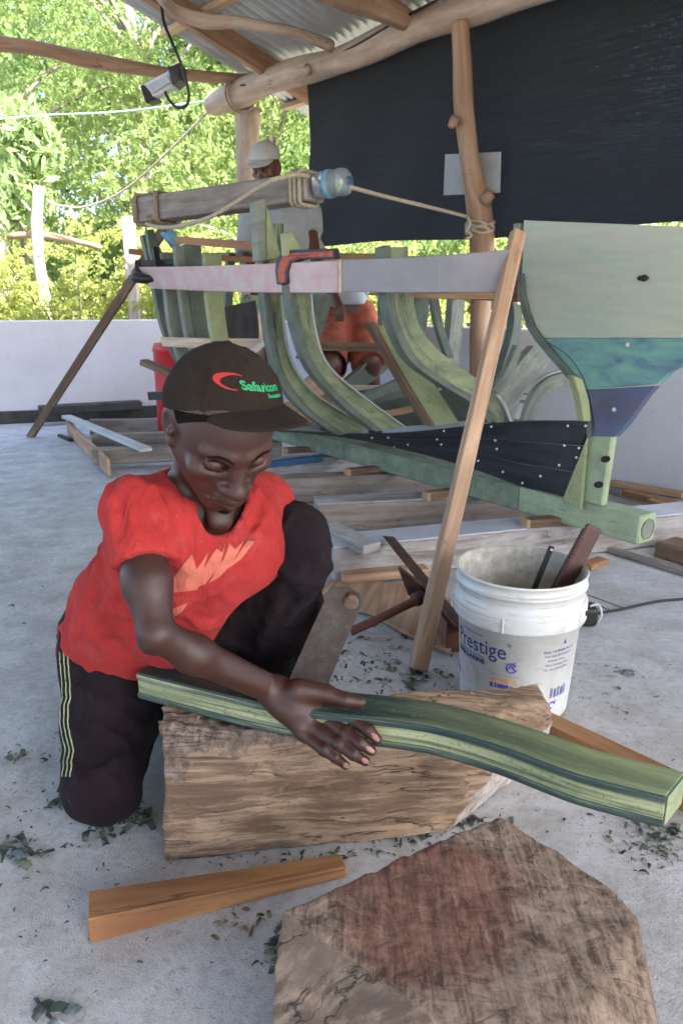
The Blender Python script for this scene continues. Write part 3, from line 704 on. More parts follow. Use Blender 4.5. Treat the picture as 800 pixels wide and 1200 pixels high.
m = MB(); m.tube([pe, P(-200, 38, 4.85), P(-60, 44, 5.0), P(0, 51, 5.1), P(50, 58, 5.2), P(100, 70, 5.35), P(160, 80, 5.5), P(220, 88, 5.7), P(285, 92, 5.95), P(312, 90, 6.1)],
                 [.046, .044, .042, .042, .044, .046, .042, .036, .032, .034], 14, wob=.07, smooth_path=5); m.build('branch_tie', MT['polered'], shed, smooth=True)
# posts
m = MB(); p1 = P(290, 128, BA.y - .01); m.tube([Vector((p1.x - .02, p1.y, -.02)), Vector((p1.x, p1.y, 1.0)), Vector((p1.x - .01, p1.y, 1.9)), Vector((p1.x, p1.y, 2.34))], [.10, .092, .09, .092], 16, wob=.04, smooth_path=5); m.build('post', MT['pole'], shed, smooth=True)
YP = onplane(545, 200, BA + inn * .02, outn).y; m = MB(); m.tube([P(538, 26, YP), P(541, 70, YP), P(543, 120, YP), P(547, 160, YP), P(553, 205, YP), P(561, 245, YP), P(564, 300, YP), P(562, 380, YP), P(562, 450, YP), Vector((P(562, 450, YP).x, YP, -.02))],
                 [.047, .048, .050, .052, .055, .066, .066, .058, .056, .062], 16, wob=.06, smooth_path=6); o = m.build('crooked_post', MT['polered'], shed, smooth=True)
m = MB(); c = P(566, 236, YP - .04); m.tube([c, c + Vector((.04, -.02, .04))], [.042, .025], 10); m.build('branch_stub', MT['polered'], shed, smooth=True); m = MB(); m.tube([P(533, 140, YP - .03), P(528, 148, YP - .05)], [.03, .018], 8); m.build('branch_stub', MT['polered'], shed, smooth=True)
# wire lashing at the beam end
m = MB()
for k in range(2):
    c = BA + bdir * (.20 + .04 * k); ring = []
    for j in range(17):
        t = 2 * math.pi * j / 16; ring.append(c + Vector((0, 0, math.sin(t) * .112)) + inn * (math.cos(t) * .112))
    m.tube(ring, .008, 6, cap=False)
m.build('wire_lashing', MT['ropebrown'], shed, smooth=True)
# wires running along the beam
tag(MB().tube([P(282, 100, 5.75), P(330, 94, 5.6), P(400, 62, 5.0), P(470, 22, 4.6), P(520, -4, 4.3)], .007, 6, smooth_path=4).build('electric_wire', MT['blackcable'], smooth=True), 'thin dark wire running just above the round roof beam', 'wire')

# --- shade cloth ---
def Wp(px, py, off=.12): return onplane(px, py, BA + outn * off, outn)
tl = Wp(357, 95); tl.z = 2.42; hb = (Wp(362, 290) - BA).dot(bdir); z_h0 = Wp(362, 290).z; z_h1 = Wp(800, 263).z
b0 = (Wp(358, 100) - BA).dot(bdir); bL = (Wp(800, 263) - BA).dot(bdir)
NB, NZ = 90, 34; V = []; F = []
for i in range(NB + 1):
    bb = b0 + (i / NB) * 5.6; zh = z_h0 + (z_h1 - z_h0) * (bb - b0) / (bL - b0) - .012 * math.sin(bb * 3.1)
    for k in range(NZ + 1):
        z = zh + (2.52 - zh) * k / NZ
        o = .12 + .022 * math.sin(bb * 2.3 + z * 3) + .012 * math.sin(bb * 7 - z * 5) + .008 * math.sin(z * 22 + bb * 1.5) * (1 - k / NZ)
        V.append(Vector((BA.x, BA.y, 0)) + bdir * bb + outn * o + Vector((0, 0, z)))
for i in range(NB):
    for k in range(NZ): a = i * (NZ + 1) + k; F.append((a, a + NZ + 1, a + NZ + 2, a + 1))
o = MB().add(V, F).build('shade_cloth', MT['tarp'], smooth=True); tag(o, 'large black shade cloth hung from the roof beam behind the boat frame', 'tarpaulin')
for nd in MT['tarp'].node_tree.nodes:
    if nd.bl_idname == 'ShaderNodeMapping' and nd.inputs['Vector'].links[0].from_node.bl_idname == 'ShaderNodeNewGeometry':
        q_ = Wp(735, 70); nd.inputs['Location'].default_value = (-q_.x * .95, -q_.y * .95, -q_.z * 1.7)
bd = [Wp(522, 181, -.03 + .1), Wp(587, 178, .07), Wp(586, 226, .07), Wp(520, 229, .07)]
tag(MB().prism(bd, inn * .006).build('notice_board', MT['whiteboard'], bevel=.001), 'blank pale grey board hanging on the black cloth behind the crooked post', 'board')
# ---------------- boat frame ----------------
K0 = P(746, 641, 2.466); K1 = P(319, 516, 4.53); kd = K0 - K1; kd.z = 0; kd.normalize(); kn = Vector((kd.y, -kd.x, 0))  # kn: towards camera-left
if kn.x > 0: kn = -kn
KZ = .145
def BK(s, w, z): return Vector((K0.x, K0.y, 0)) + kd * s + kn * w + Vector((0, 0, z))
def S(px, py, s): return onplane(px, py, BK(s, 0, 0), kd)
def Cw(px, py, w): return onplane(px, py, BK(0, w, 0), kn)
boat = thing('boat_frame', BK(-1.3, -.05, 0), 'unfinished wooden boat frame of green ribs, keel and painted stem panel set on timbers', 'boat frame')
m = MB(); m.bar(BK(-3.7, -.05, KZ + .052), BK(-.55, -.05, KZ + .052), .10, .104); m.build('keel', MT['keel'], boat, bevel=.005)
m = MB(); m.bar(BK(-.55, -.05, KZ + .052), BK(0, -.05, KZ + .052), .101, .105); ke = m.build('keel_end', MT['keelend'], boat, bevel=.006)
# sawn scallop ring on the keel's end grain
m = MB(); c = BK(.002, -.05, KZ + .052); ring = []
for j in range(25):
    t = 2 * math.pi * j / 24; r = .036 + .002 * math.sin(9 * t); ring.append(c + kn * (r * math.cos(t)) + Vector((0, 0, r * math.sin(t))))
m.tube(ring, .0022, 5, cap=False); m.build('end_grain_ring', MT['keel'], boat, smooth=True)
c = BK(.001, -.05, KZ + .052); m = MB(); m.prism([c + kn * (.033 * math.cos(t)) + Vector((0, 0, .033 * math.sin(t))) for t in [2 * math.pi * j / 20 for j in range(20)]], kd * .0015); m.build('end_grain', MT['ribgrey'], boat)
# stem post, two faces
def quadprism(pp, ext, name, mat, bevel=.003): m = MB(); m.prism(pp, ext); return m.build(name, mat, boat, bevel=bevel)
sp = [Cw(688, 508, .003), Cw(717, 510, .003), Cw(704, 597, .003), Cw(661, 585, .003)]
sp[2].z = sp[3].z = KZ + .106
quadprism(sp, -kn * .035, 'stem_post', MT['keelend'], .006)
m = MB(); q = [Cw(684, 520, .02), Cw(692, 514, .004), Cw(684, 600, .004), Cw(660, 588, .035)]
m.prism([Cw(690, 512, .006), Cw(683, 597, .006), Cw(661, 585, .006)], kn * .016); m.build('deadwood_cheek', MT['ribyel'], boat, bevel=.003)
for (x, y) in ((709, 538), (701, 568)):
    m = MB(); c = Cw(x, y, .0045); m.prism([c + kd * (.020 * math.cos(t)) + Vector((0, 0, .0125 * math.sin(t) + .004 * math.cos(t))) for t in [2 * math.pi * j / 14 for j in range(14)]], kn * .0015); m.build('bored_hole', MT['hole'], boat)
# stem panel: three painted fields, one plate each so that the joints are real edges
WP = .004
le = [(613, 258), (612, 290), (611, 320), (613, 345), (618, 365), (625, 383), (634, 396)]
le2 = [(634, 396), (648, 413), (661, 428), (672, 442), (680, 457)]
le3 = [(680, 457), (686, 472), (690, 490), (690, 511)]
edge_r = (862, 268)
m = MB(); m.prism([Cw(x, y, WP) for x, y in le] + [Cw(862, 395.5, WP), Cw(*edge_r, WP)], -kn * .035); m.build('stem_panel', MT['panel1'], boat, bevel=.002)['label'] = 'pale mint upper board of the stem panel'
rl = [(862, 405), (830, 412), (803, 424), (783, 436), (769, 450)]
m = MB(); m.prism([Cw(x, y + .6, WP) for x, y in le2] + [Cw(x, y, WP) for x, y in reversed(rl)] + [Cw(862, 396.3, WP)], -kn * .035); m.build('stem_panel', MT['panel2'], boat, bevel=.002)['label'] = 'teal and blue middle board of the stem panel'
rl3 = [(767, 452.5), (755, 466), (744, 482), (733, 497), (726, 505), (719, 512)]
m = MB(); m.prism([Cw(x, y + .8, WP) for x, y in le3] + [Cw(x, y, WP) for x, y in reversed(rl3)], -kn * .035); m.build('stem_panel', MT['panel3'], boat, bevel=.002)['label'] = 'slate purple lowest board of the stem panel'
# rubbing strip following the curved edge of the panel
full = le[2:] + le2[1:] + le3[1:]
A = [Cw(x, y, .02) for x, y in full]; B = [Cw(x - 5 - 3 * math.sin(i / 3), y + 3, .02) for i, (x, y) in enumerate(full)]
m = MB(); m.ribbon(A, B, -kn * .07); m.build('stem_inner_rib', MT['ribdark'], boat, bevel=.002)
A = [Cw(x, y, WP + .0012) for x, y in [(627, 394), (648, 405), (667, 419), (681, 440), (689, 462), (694, 490), (696, 505)]]
m = MB(); m.tube(A, .0012, 5, smooth_path=4); m.build('scribed_line', MT['black'], boat)
for (x, y) in ((735, 404), (719, 480), (741, 512)):
    if y > 500: continue
    m = MB(); c = Cw(x, y, WP); m.tube([c, c + kn * .006], [.0085, .006], 10); m.build('bolt', MT['screw'], boat, smooth=True)
m = MB(); c = Cw(753, 326, WP); m.tube([c + kd * -.016, c + kd * .014 + kn * .012, c + kd * .02 + kn * .002], [.007, .011, .004], 8); m.build('knot_plug', MT['hole'], boat, smooth=True)
m = MB(); m.bar(Cw(608, 262, -.01), Cw(606, 330, -.01), .03, .035, up=kn); m.build('stem_edge_batten', MT['ribgrey'], boat, bevel=.002)
# tarred planks
def wside(t, v):   # t 0 at stem .. 1 far left; v 0 bottom .. 1 top : half breadth
    return .006 + v * (.012 + .17 * t ** .8)
top = [(691, 493), (660, 493), (620, 493), (575, 496), (530, 501), (480, 506), (430, 508), (390, 507), (350, 505), (325, 504)]
bot = [(661, 584), (640, 578), (606, 570), (562, 553), (520, 540), (472, 527), (428, 517), (388, 511), (348, 507), (325, 506)]
n = len(top)
for k in range(3):
    for_v0, v1 = k / 3, (k + 1) / 3; A = []; Bq = []
    for i in range(n):
        t = i / (n - 1)
        def pt(v):
            x = bot[i][0] * (1 - v) + top[i][0] * v; y = bot[i][1] * (1 - v) + top[i][1] * v
            return Cw(x, y, wside(t, v) + .004 * (k == 1))
        A.append(pt(v1)); Bq.append(pt(for_v0 + .010))
    A = catmull(A, 3); Bq = catmull(Bq, 3)
    m = MB(); m.ribbon(A, Bq, -kn * .016); m.build('tarred_plank', MT['tarblack'], boat, bevel=.0015)
def on_plank(px, py):
    # find the plank surface along this line of sight
    i = min(range(n), key=lambda j: abs(top[j][0] - px)); t = i / (n - 1)
    yt = np.interp(-px, [-q[0] for q in top], [q[1] for q in top]); yb = np.interp(-px, [-q[0] for q in bot], [q[1] for q in bot])
    v = min(1, max(0, (yb - py) / max(1, yb - yt))); tt = np.interp(-px, [-q[0] for q in top], [j / (n - 1) for j in range(n)])
    return Cw(px, py, wside(tt, v) + .006)
for (x, y) in [(575.6, 500), (665, 499), (686, 499), (580, 516), (582, 526), (661, 522), (678, 525), (675, 536), (655, 545), (589, 553), (633, 558), (612, 566), (520, 505), (512, 515), (517, 521), (478, 521), (455, 513), (462, 524), (436, 513), (547, 536), (538, 545), (560, 540)]:
    m = MB(); c = on_plank(x, y); m.tube([c, c + kn * .004], [.0050, .0042], 8); m.build('screw', MT['screw'], boat)
# ---- ribs: drawn on their own station planes ----
def rib(s, L, R, th=.045, mat='rib', name='rib', k=4, label=None):
    A = catmull([S(x, y, s) for x, y in L], k); B = catmull([S(x, y, s) for x, y in R], k)
    m = MB(); m.ribbon(A, B, -kd * th); o = m.build(name, MT[mat], boat, bevel=.003)
    if label: o['label'] = label
    return o
def edge(s, L, wpx, mat='ribdark', th=.05, side=1, k=4):
    A = [S(x, y, s) for x, y in L]; B = [S(x + wpx * side, y - wpx * .35 * side, s) for x, y in L]
    m = MB(); m.ribbon(catmull(A, k), catmull(B, k), -kd * th); return m.build('rib_edge', MT[mat], boat, bevel=.002)
edge(-1.352, [(309, 262), (308, 300), (309, 344), (316, 402), (330, 450), (360, 486), (396, 510)], 8)
edge(-1.142, [(337, 300), (338, 344), (346, 386), (364, 434), (404, 478), (440, 506)], 8)
edge(-.652, [(449, 290), (450, 320), (453, 344), (460, 382), (480, 422), (516, 450), (554, 474), (572, 496)], 9)
edge(-.645, [(584, 462), (593, 474), (601, 496)], -3, 'stripwhite')  # white rib strips here paint in the light caught by raw wood edges
edge(-1.138, [(366, 344), (372, 390), (388, 430), (432, 468), (476, 500)], -2, 'stripwhite')
edge(-1.345, [(332, 344), (338, 402), (352, 438), (380, 468), (440, 503)], -2, 'stripwhite')
edge(-2.25, [(448, 350), (446, 398), (432, 422), (404, 448)], 5, 'ribgrey'); edge(-1.59, [(530, 350), (527, 390), (521, 430)], 5, 'ribgrey')
edge(-.895, [(435, 379), (468, 440), (505, 500)], 5, 'brown')
# near side
rib(-1.36, [(309, 262), (308, 300), (309, 344), (316, 402), (330, 450), (360, 486), (396, 510)], [(333, 262), (332, 300), (332, 344), (338, 402), (352, 438), (380, 468), (440, 503)], mat='rib')
m = MB(); m.prism([S(299, 236, -1.30), S(311, 232, -1.30), S(312, 306, -1.30), S(303, 306, -1.30)], -kd * .05); m.build('rib_head', MT['ribgrey'], boat, bevel=.003)
m = MB(); m.prism([S(312, 238, -1.315), S(330, 302, -1.315), S(312, 305, -1.315)], -kd * .045); m.build('rib_head', MT['ribyel'], boat, bevel=.003)
rib(-1.15, [(337, 300), (338, 344), (346, 386), (364, 434), (404, 478), (440, 506)], [(364, 300), (366, 344), (372, 390), (388, 430), (432, 468), (476, 500)], mat='rib')
m = MB(); m.prism([S(334, 273, -1.12), S(342, 272, -1.12), S(355, 295, -1.12), S(336, 300, -1.12)], -kd * .04); m.build('rib_head', MT['ribyel'], boat, bevel=.003)
rib(-.66, [(449, 290), (450, 320), (453, 344), (460, 382), (480, 422), (516, 450), (554, 474), (572, 496)], [(478, 289), (481, 320), (484, 344), (492, 382), (516, 412), (556, 442), (586, 464), (601, 496)], mat='rib', th=.05)
rib(-.90, [(435, 379), (468, 440), (505, 500)], [(462, 384), (502, 440), (538, 496)], mat='ribyel', name='diagonal_futtock', th=.05)
# stern group
rib(-2.72, [(167, 276), (175, 310), (182, 344), (191, 385), (206, 420), (225, 455)], [(178, 272), (188, 308), (198, 344), (206, 385), (222, 420), (240, 455)], mat='ribdark', th=.05)
rib(-2.60, [(172, 270), (178, 300), (184, 318)], [(180, 268), (190, 296), (196, 318)], mat='ribdark', name='rib_head', th=.04)
rib(-2.50, [(190, 296), (195, 344), (200, 385), (212, 425), (228, 455)], [(206, 296), (214, 344), (218, 385), (230, 425), (248, 455)], mat='ribgrey', th=.05)
rib(-2.32, [(206, 288), (212, 344), (220, 395), (236, 440)], [(218, 288), (224, 344), (232, 395), (248, 440)], mat='ribgrey', th=.05)
rib(-2.30, [(218, 286), (224, 344), (232, 395), (248, 440)], [(236, 286), (240, 344), (246, 395), (262, 440)], mat='ribdark', th=.05)
rib(-2.05, [(241, 297), (243, 344), (250, 395), (262, 440)], [(260, 297), (262, 344), (268, 395), (280, 440)], mat='ribyel', th=.045)
rib(-3.3, [(288, 345), (278, 372), (262, 398), (240, 425)], [(310, 345), (302, 372), (288, 398), (262, 430)], mat='rib', th=.05)
rib(-3.1, [(268, 297), (266, 340), (262, 380)], [(276, 297), (274, 340), (270, 380)], mat='ribdark', th=.05)
# far side
rib(-2.54, [(416, 300), (416, 346), (414, 378), (404, 402), (384, 426), (352, 452)], [(431, 300), (431, 346), (429, 382), (420, 410), (396, 440), (362, 468)], mat='ribdark')
rib(-2.62, [(414, 344), (410, 378), (399, 402), (378, 424)], [(418, 344), (415, 378), (405, 402), (385, 427)], mat='ribgrey', name='rib_facing', th=.03)
rib(-2.26, [(448, 300), (448, 350), (446, 398), (432, 422), (404, 448), (370, 468)], [(464, 300), (464, 350), (463, 400), (456, 430), (424, 456), (385, 484)], mat='ribdark')
rib(-1.92, [(484, 300), (486, 350), (484, 380), (476, 420)], [(503, 300), (503, 350), (500, 385), (494, 425)], mat='ribdark')
rib(-1.60, [(528, 300), (530, 350), (527, 390), (521, 430), (508, 470)], [(546, 300), (545, 350), (542, 390), (537, 432), (526, 480)], mat='ribgrey')
rib(-1.12, [(600, 350), (602, 374), (597, 402), (588, 430), (578, 462)], [(612, 360), (610, 392), (606, 412), (598, 434), (588, 466)], mat='ribdark')
rib(-1.16, [(597, 355), (599, 374), (594, 402), (584, 430), (572, 462)], [(601, 355), (603, 374), (598, 402), (589, 430), (577, 462)], mat='ribgrey', name='rib_facing', th=.03)
rib(-.86, [(625, 405), (600, 436), (580, 464), (566, 488)], [(646, 424), (625, 450), (604, 478), (594, 496)], mat='ribgrey', name='diagonal_futtock', th=.04)
rib(-.50, [(612, 496), (624, 462), (644, 442), (672, 434)], [(626, 496), (634, 472), (652, 456), (680, 450)], mat='ribgrey', th=.05)
rib(-.52, [(608, 492), (620, 460), (640, 440), (668, 431)], [(613, 492), (624, 462), (644, 443), (672, 434)], mat='stripwhite', name='rib_facing', th=.03)
rib(-.20, [(672, 440), (680, 470), (684, 494)], [(682, 444), (690, 470), (692, 494)], mat='ribyel', th=.03)
# slim struts and pieces seen through the frame
rib(-2.05, [(371, 345), (368, 372), (362, 396), (350, 420)], [(390, 345), (384, 372), (374, 398), (362, 424)], mat='ribdark', th=.04)
rib(-1.75, [(455, 350), (462, 384), (474, 415), (492, 445)], [(462, 348), (470, 382), (482, 412), (500, 440)], mat='ribgrey', name='strut', th=.03)
rib(-1.45, [(400, 470), (450, 452), (500, 428)], [(404, 480), (456, 462), (506, 438)], mat='ribdark', name='strut', th=.03)
rib(-1.85, [(352, 452), (372, 440), (398, 448)], [(360, 476), (380, 462), (404, 466)], mat='fresh', name='strut', th=.03)
rib(-1.3, [(505, 345), (512, 384), (524, 420)], [(514, 345), (520, 382), (532, 418)], mat='ribdark', name='strut', th=.03)
rib(-2.6, [(262, 360), (258, 390), (256, 430)], [(300, 352), (304, 390), (300, 430)], mat='tarblack', name='dark_panel', th=.02)
rib(-1.9, [(262, 440), (285, 418), (308, 398)], [(266, 446), (290, 424), (312, 404)], mat='stripwhite', name='strut', th=.02)
rib(-.75, [(566, 470), (590, 440), (606, 404)], [(572, 476), (597, 446), (613, 410)], mat='ribgrey', name='strut', th=.03)
# long members: near sheer plank in two lengths, battens, far sheer
def shp(px, py, s): return S(px, py, s)
def longstrip(name, mat, top, bot, ss, th, label=None):
    A = catmull([S(x, y, s) for (x, y), s in zip(top, ss)], 4); B = catmull([S(x, y, s) for (x, y), s in zip(bot, ss)], 4)
    m = MB(); m.ribbon(A, B, -kn * th); o = m.build(name, MT[mat], boat, bevel=.003)
    if label: o['label'] = label
    return o
longstrip('sheer_plank', 'sheerpink', [(162, 313), (230, 312), (310, 309), (396, 305)], [(176, 338), (240, 341), (315, 343), (396, 343)], [-2.58, -1.92, -1.29, -.86], .03, 'pink washed length of the upper plank')
longstrip('sheer_plank', 'sheergrey', [(398, 304), (465, 302), (530, 298), (600, 292)], [(398, 342), (465, 343), (530, 343), (594, 343)], [-.85, -.58, -.37, -.22], .03, 'grey primed length of the upper plank')
longstrip('butt_joint_strip', 'batten', [(396.4, 304), (399, 304)], [(396.4, 343), (399, 343)], [-.845, -.84], .035)
longstrip('inner_batten', 'fresh', [(430, 343), (500, 343), (592, 343)], [(430, 346), (500, 350), (592, 351)], [-.86, -.62, -.36], .03)
longstrip('cross_batten', 'batten', [(187, 395), (230, 396), (303, 397)], [(190, 406), (232, 408), (302, 409)], [-2.42, -2.18, -1.95], .02)
longstrip('upper_batten', 'orange', [(205, 277), (250, 280), (304, 284)], [(205, 285), (250, 289), (304, 294)], [-2.1, -1.8, -1.5], .03)
longstrip('upper_batten', 'orange', [(150, 291), (200, 296), (300, 301)], [(150, 298), (200, 303), (300, 308)], [-3.0, -2.9, -2.7], .03)
longstrip('far_sheer_plank', 'fresh', [(236, 296), (330, 296), (446, 297)], [(236, 306), (330, 306), (446, 307)], [-3.3, -2.9, -2.35], .03)
longstrip('far_sheer_plank', 'redbrown', [(446, 318), (520, 326), (606, 330)], [(446, 347), (520, 350), (606, 354)], [-2.25, -1.7, -.95], .025)
longstrip('stringer', 'batten', [(300, 448), (370, 451), (480, 452)], [(300, 458), (370, 462), (480, 463)], [-2.4, -2.2, -1.75], .03)
longstrip('stringer', 'brown', [(372, 400), (440, 402), (500, 404)], [(372, 411), (440, 412), (500, 413)], [-2.3, -2.1, -1.9], .03)
longstrip('stringer', 'prop', [(298, 478), (340, 470), (400, 455)], [(300, 500), (345, 500), (420, 480)], [-2.0, -1.95, -1.8], .05)
longstrip('floor_board', 'ribdark', [(380, 484), (450, 470), (540, 452)], [(390, 502), (470, 500), (560, 492)], [-1.75, -1.55, -1.2], .05)
longstrip('floor_board', 'fresh', [(400, 488), (470, 478), (500, 466)], [(400, 494), (470, 486), (506, 474)], [-1.5, -1.4, -1.3], .03)
longstrip('floor_board', 'ribgrey', [(385, 462), (440, 455), (520, 446)], [(395, 480), (450, 475), (530, 468)], [-2.0, -1.85, -1.6], .05)
m = MB(); m.bar(S(194, 270, -2.45), S(208, 288, -2.45), .05, .06, up=kd); m.build('wedge_block', MT['bluelight'], boat, bevel=.003)
m = MB(); m.bar(S(204, 288, -2.45), S(192, 262, -2.45), .04, .02, up=kd); m.build('wedge_block', MT['ribdark'], boat, bevel=.003)

# ---------------- clamps ----------------
cl = thing('c_clamp', S(325, 330, -1.22), 'orange painted C-shaped clamp gripping the pink upper plank', 'clamp')
sC = -1.16
out = [(324, 333), (322, 318), (323, 306), (328, 297), (340, 293), (391, 291), (392, 303), (352, 304), (341, 308), (337, 318), (336, 332), (330, 334)]
inn_ = [(326, 331), (325, 318), (327, 308), (331, 300), (341, 296), (389, 294), (389, 301), (350, 302), (339, 305), (334, 317), (333, 330), (330, 332)]
m = MB(); m.prism([S(x, y, -1.19 + (x - 325) * .0048) for x, y in out], -kn * .025); m.build('clamp_frame', MT['black'], cl, bevel=.002)
m = MB(); m.prism([S(x, y, -1.187 + (x - 325) * .0048) for x, y in inn_], -kn * .028); m.build('clamp_web', MT['orangeclamp'], cl, bevel=.002)
bc = thing('bar_clamp', P(166, 330, 4.2), 'black iron bar clamp at the far left end of the pink plank', 'clamp')
m = MB(); m.bar(P(167, 309, 4.15), P(208, 307, 4.1), .03, .03); m.build('clamp_bar', MT['black'], bc, bevel=.002)
m = MB(); m.tube([P(152, 325, 4.1), P(160, 325, 4.09), P(172, 327, 4.08), P(181, 326, 4.07)], [.012, .030, .024, .014], 12); m.build('screw_handle', MT['black'], bc, smooth=True)
m = MB(); m.tube([P(181, 326, 4.07), P(206, 326, 4.02)], .010, 8); m.tube([P(203, 326, 4.03), P(207, 326, 4.02)], .022, 10); m.tube([P(189, 326, 4.05), P(191, 326, 4.04)], .02, 10); m.build('screw_spindle', MT['black'], bc, smooth=True)
m = MB(); m.bar(P(162, 305, 4.15), P(162, 326, 4.12), .03, .02); m.bar(P(182, 290, 4.12), P(188, 326, 4.05), .03, .018); m.build('clamp_jaw', MT['black'], bc, bevel=.002)

# ---------------- cradle timbers on the floor ----------------
MT['bluewhite'] = wood('bluish_white_paint', (.50, .50, .52), (.34, .34, .36), .55, paint=(.52, .53, .58), paint2=(.42, .43, .48), paint_cut=.38, cracks=0, stain=(.3, .27, .24), stain_amt=.4)
MT['brownface'] = wood('brown_grey_timber', (.30, .235, .18), (.16, .12, .09), .85, stain=(.36, .33, .31), stain_amt=.55)
def timber(a, b, w, h, mat, label, name='cradle_timber', grp='timbers laid across the floor under the keel', bevel=.006):
    m = MB(); m.bar(a, b, w, h); o = m.build(name, MT[mat], bevel=bevel); return tag(o, label, 'timber', grp)
def tline(x0, y0, x1, y1, zt, w, h, mat, label, top=None):
    a = G(x0, y0, zt); b = G(x1, y1, zt); d = (b - a).normalized(); n2 = Vector((-d.y, d.x, 0)); n2 = n2 if n2.y > 0 else -n2
    a = a + n2 * w / 2; b = b + n2 * w / 2; a.z = b.z = zt - h / 2; o = timber(a, b, w, h, mat, label)
    if top:
        m = MB(); m.bar(a + Vector((0, 0, h / 2 + .0035)), b + Vector((0, 0, h / 2 + .0035)), w * 1.01, .006); t_ = m.build('top_board', MT[top], None, bevel=.001); t_.parent = o; t_.location = t_.location - o.location
    return o
tline(392, 643, 830, 600, .13, .15, .128, 'greypaint', 'nearest cradle timber, whitewashed and pencil-marked, its end beside the man\'s knee', 'bluewhite')
tline(372, 592, 700, 577, .13, .13, .128, 'brownface', 'second cradle timber back from the white bucket, brown and scuffed', 'greypaint')
tline(326, 562, 600, 549, .13, .12, .128, 'brownface', 'third cradle timber back from the bucket, with a pale spacer block on top')
tline(300, 541, 480, 532, .128, .12, .126, 'greypaint', 'whitish cradle timber beside the blue rod')
tline(107, 526, 330, 517, .125, .06, .10, 'grey', 'nearest of the three short grey timbers at the left end of the cradle')
tline(107, 509, 330, 503, .13, .05, .12, 'grey', 'middle one of the three short grey timbers at the left end of the cradle')
tline(104, 492, 330, 489, .13, .05, .12, 'grey', 'rearmost of the three short grey timbers at the left end of the cradle')
a = G(78, 488, .145); b = G(172, 527, .145); m = MB(); m.bar(a, b, .07, .022); tag(m.build('rail_board', MT['stripwhite'], bevel=.002), 'long white board laid across the left ends of the short timbers', 'board')
m = MB(); m.bar(G(80, 500, .06), G(128, 548, .06), .02, .10); tag(m.build('kick_board', MT['prop'], bevel=.002), 'brown plywood board on edge under the white rail board', 'board')
m = MB(); m.bar(G(70, 510, .012), G(84, 516, .012), .03, .02); tag(m.build('wood_offcut', MT['black'], bevel=.002), 'small black offcut on the floor at the corner of the cradle', 'offcut')
def block(x0, y0, x1, y1, z, h, lab):
    a = G(x0, y0, z); b = G(x1, y1, z); t = thing('spacer_block', (a + b) / 2 - Vector((0, 0, h / 2)), lab, 'block', 'spacer blocks between timbers and keel')
    m = MB(); m.bar(a, b, .05, h); m.build('block_body', MT['brown'], t, bevel=.002)
    d = (a - b).normalized(); m = MB(); m.bar(a + d * .0035, a - d * .012, .0505, h + .001); m.build('sawn_end', MT['fresh'], t)
block(614, 613, 662, 609, .15, .035, 'spacer block under the keel just above the white bucket')
block(498, 581, 532, 577, .15, .035, 'spacer block beside the leaning prop under the pale part of the keel')
block(406, 553, 448, 549, .15, .030, 'spacer block on the third cradle timber, left of centre')
block(334, 528, 370, 526, .15, .030, 'spacer block above the blue rod, next to the cap brim')
m = MB(); m.bar(G(306, 545, .14), G(378, 537, .14), .03, .035); tag(m.build('blue_rod', MT['bluepaint'], bevel=.004), 'dark blue painted rail lying behind the man\'s shoulder', 'rail')
for (x0, y0, x1, y1) in ((405, 621, 470, 612), (425, 628, 462, 616), (448, 627, 486, 613), (465, 626, 506, 612)): pass
# pencil marks on the near timber's top
m = MB()
for (x0, y0, x1, y1) in ((428, 637, 460, 628), (445, 638, 474, 628), (464, 637, 490, 627), (476, 636, 512, 626)):
    a = G(x0, y0, .1312); b = G(x1, y1, .1312); m.bar(a, b, .004, .001)
tag(m.build('pencil_marks', MT['label_grey']), None, None); bpy.data.objects['pencil_marks'].parent = bpy.data.objects['cradle_timber']
pm = bpy.data.objects['pencil_marks']; pm.location = pm.location - bpy.data.objects['cradle_timber'].location
# brown squared timber at the far right and its planks
m = MB(); m.bar(G(778, 640, .03), G(890, 672, .03), .14, .06); tag(m.build('squared_timber', MT['brown'], bevel=.005), 'red-brown squared timber on the floor at the right edge, under the keel end', 'timber')
m = MB(); m.bar(G(708, 642, .012), G(880, 694, .012), .035, .02); tag(m.build('floor_strip', MT['grey'], bevel=.003), 'narrow grey strip lying in front of the red-brown squared timber', 'board')
m = MB(); m.bar(G(700, 566, .03) + Vector((0, 0, 0)), G(860, 612, .03), .07, .06); tag(m.build('floor_plank', MT['greypaint'], bevel=.003), 'long pale plank on edge along the foot of the wall at right', 'plank')
for (x0, y0, x1, y1, mt, wd_, lab) in ((732, 577, 790, 592, 'orange', .055, 'short orange-brown stick behind the pale keel end'), (760, 588, 812, 603, 'prop', .035, 'thin brown stick beside the pale keel end'), (716, 566, 800, 580, 'fresh', .03, 'light stick lying against the long pale plank at right')):
    m = MB(); m.bar(G(x0, y0, .08), G(x1, y1, .08), wd_, .03); tag(m.build('loose_stick', MT[mt], bevel=.003), lab, 'stick')
m = MB(); m.bar(G(686, 664, .012), G(706, 656, .012), .05, .02); tag(m.build('wood_offcut', MT['orange'], bevel=.002), 'brown offcut on the floor just behind the chisel in the bucket', 'offcut')
# loose plank resting on the near timber beside the knee
m = MB(); m.bar(G(384, 618, .15), G(436, 643, .15), .075, .035); tag(m.build('loose_plank', MT['greypaint'], bevel=.003), 'short pale plank poking out beside the man\'s raised knee', 'plank')
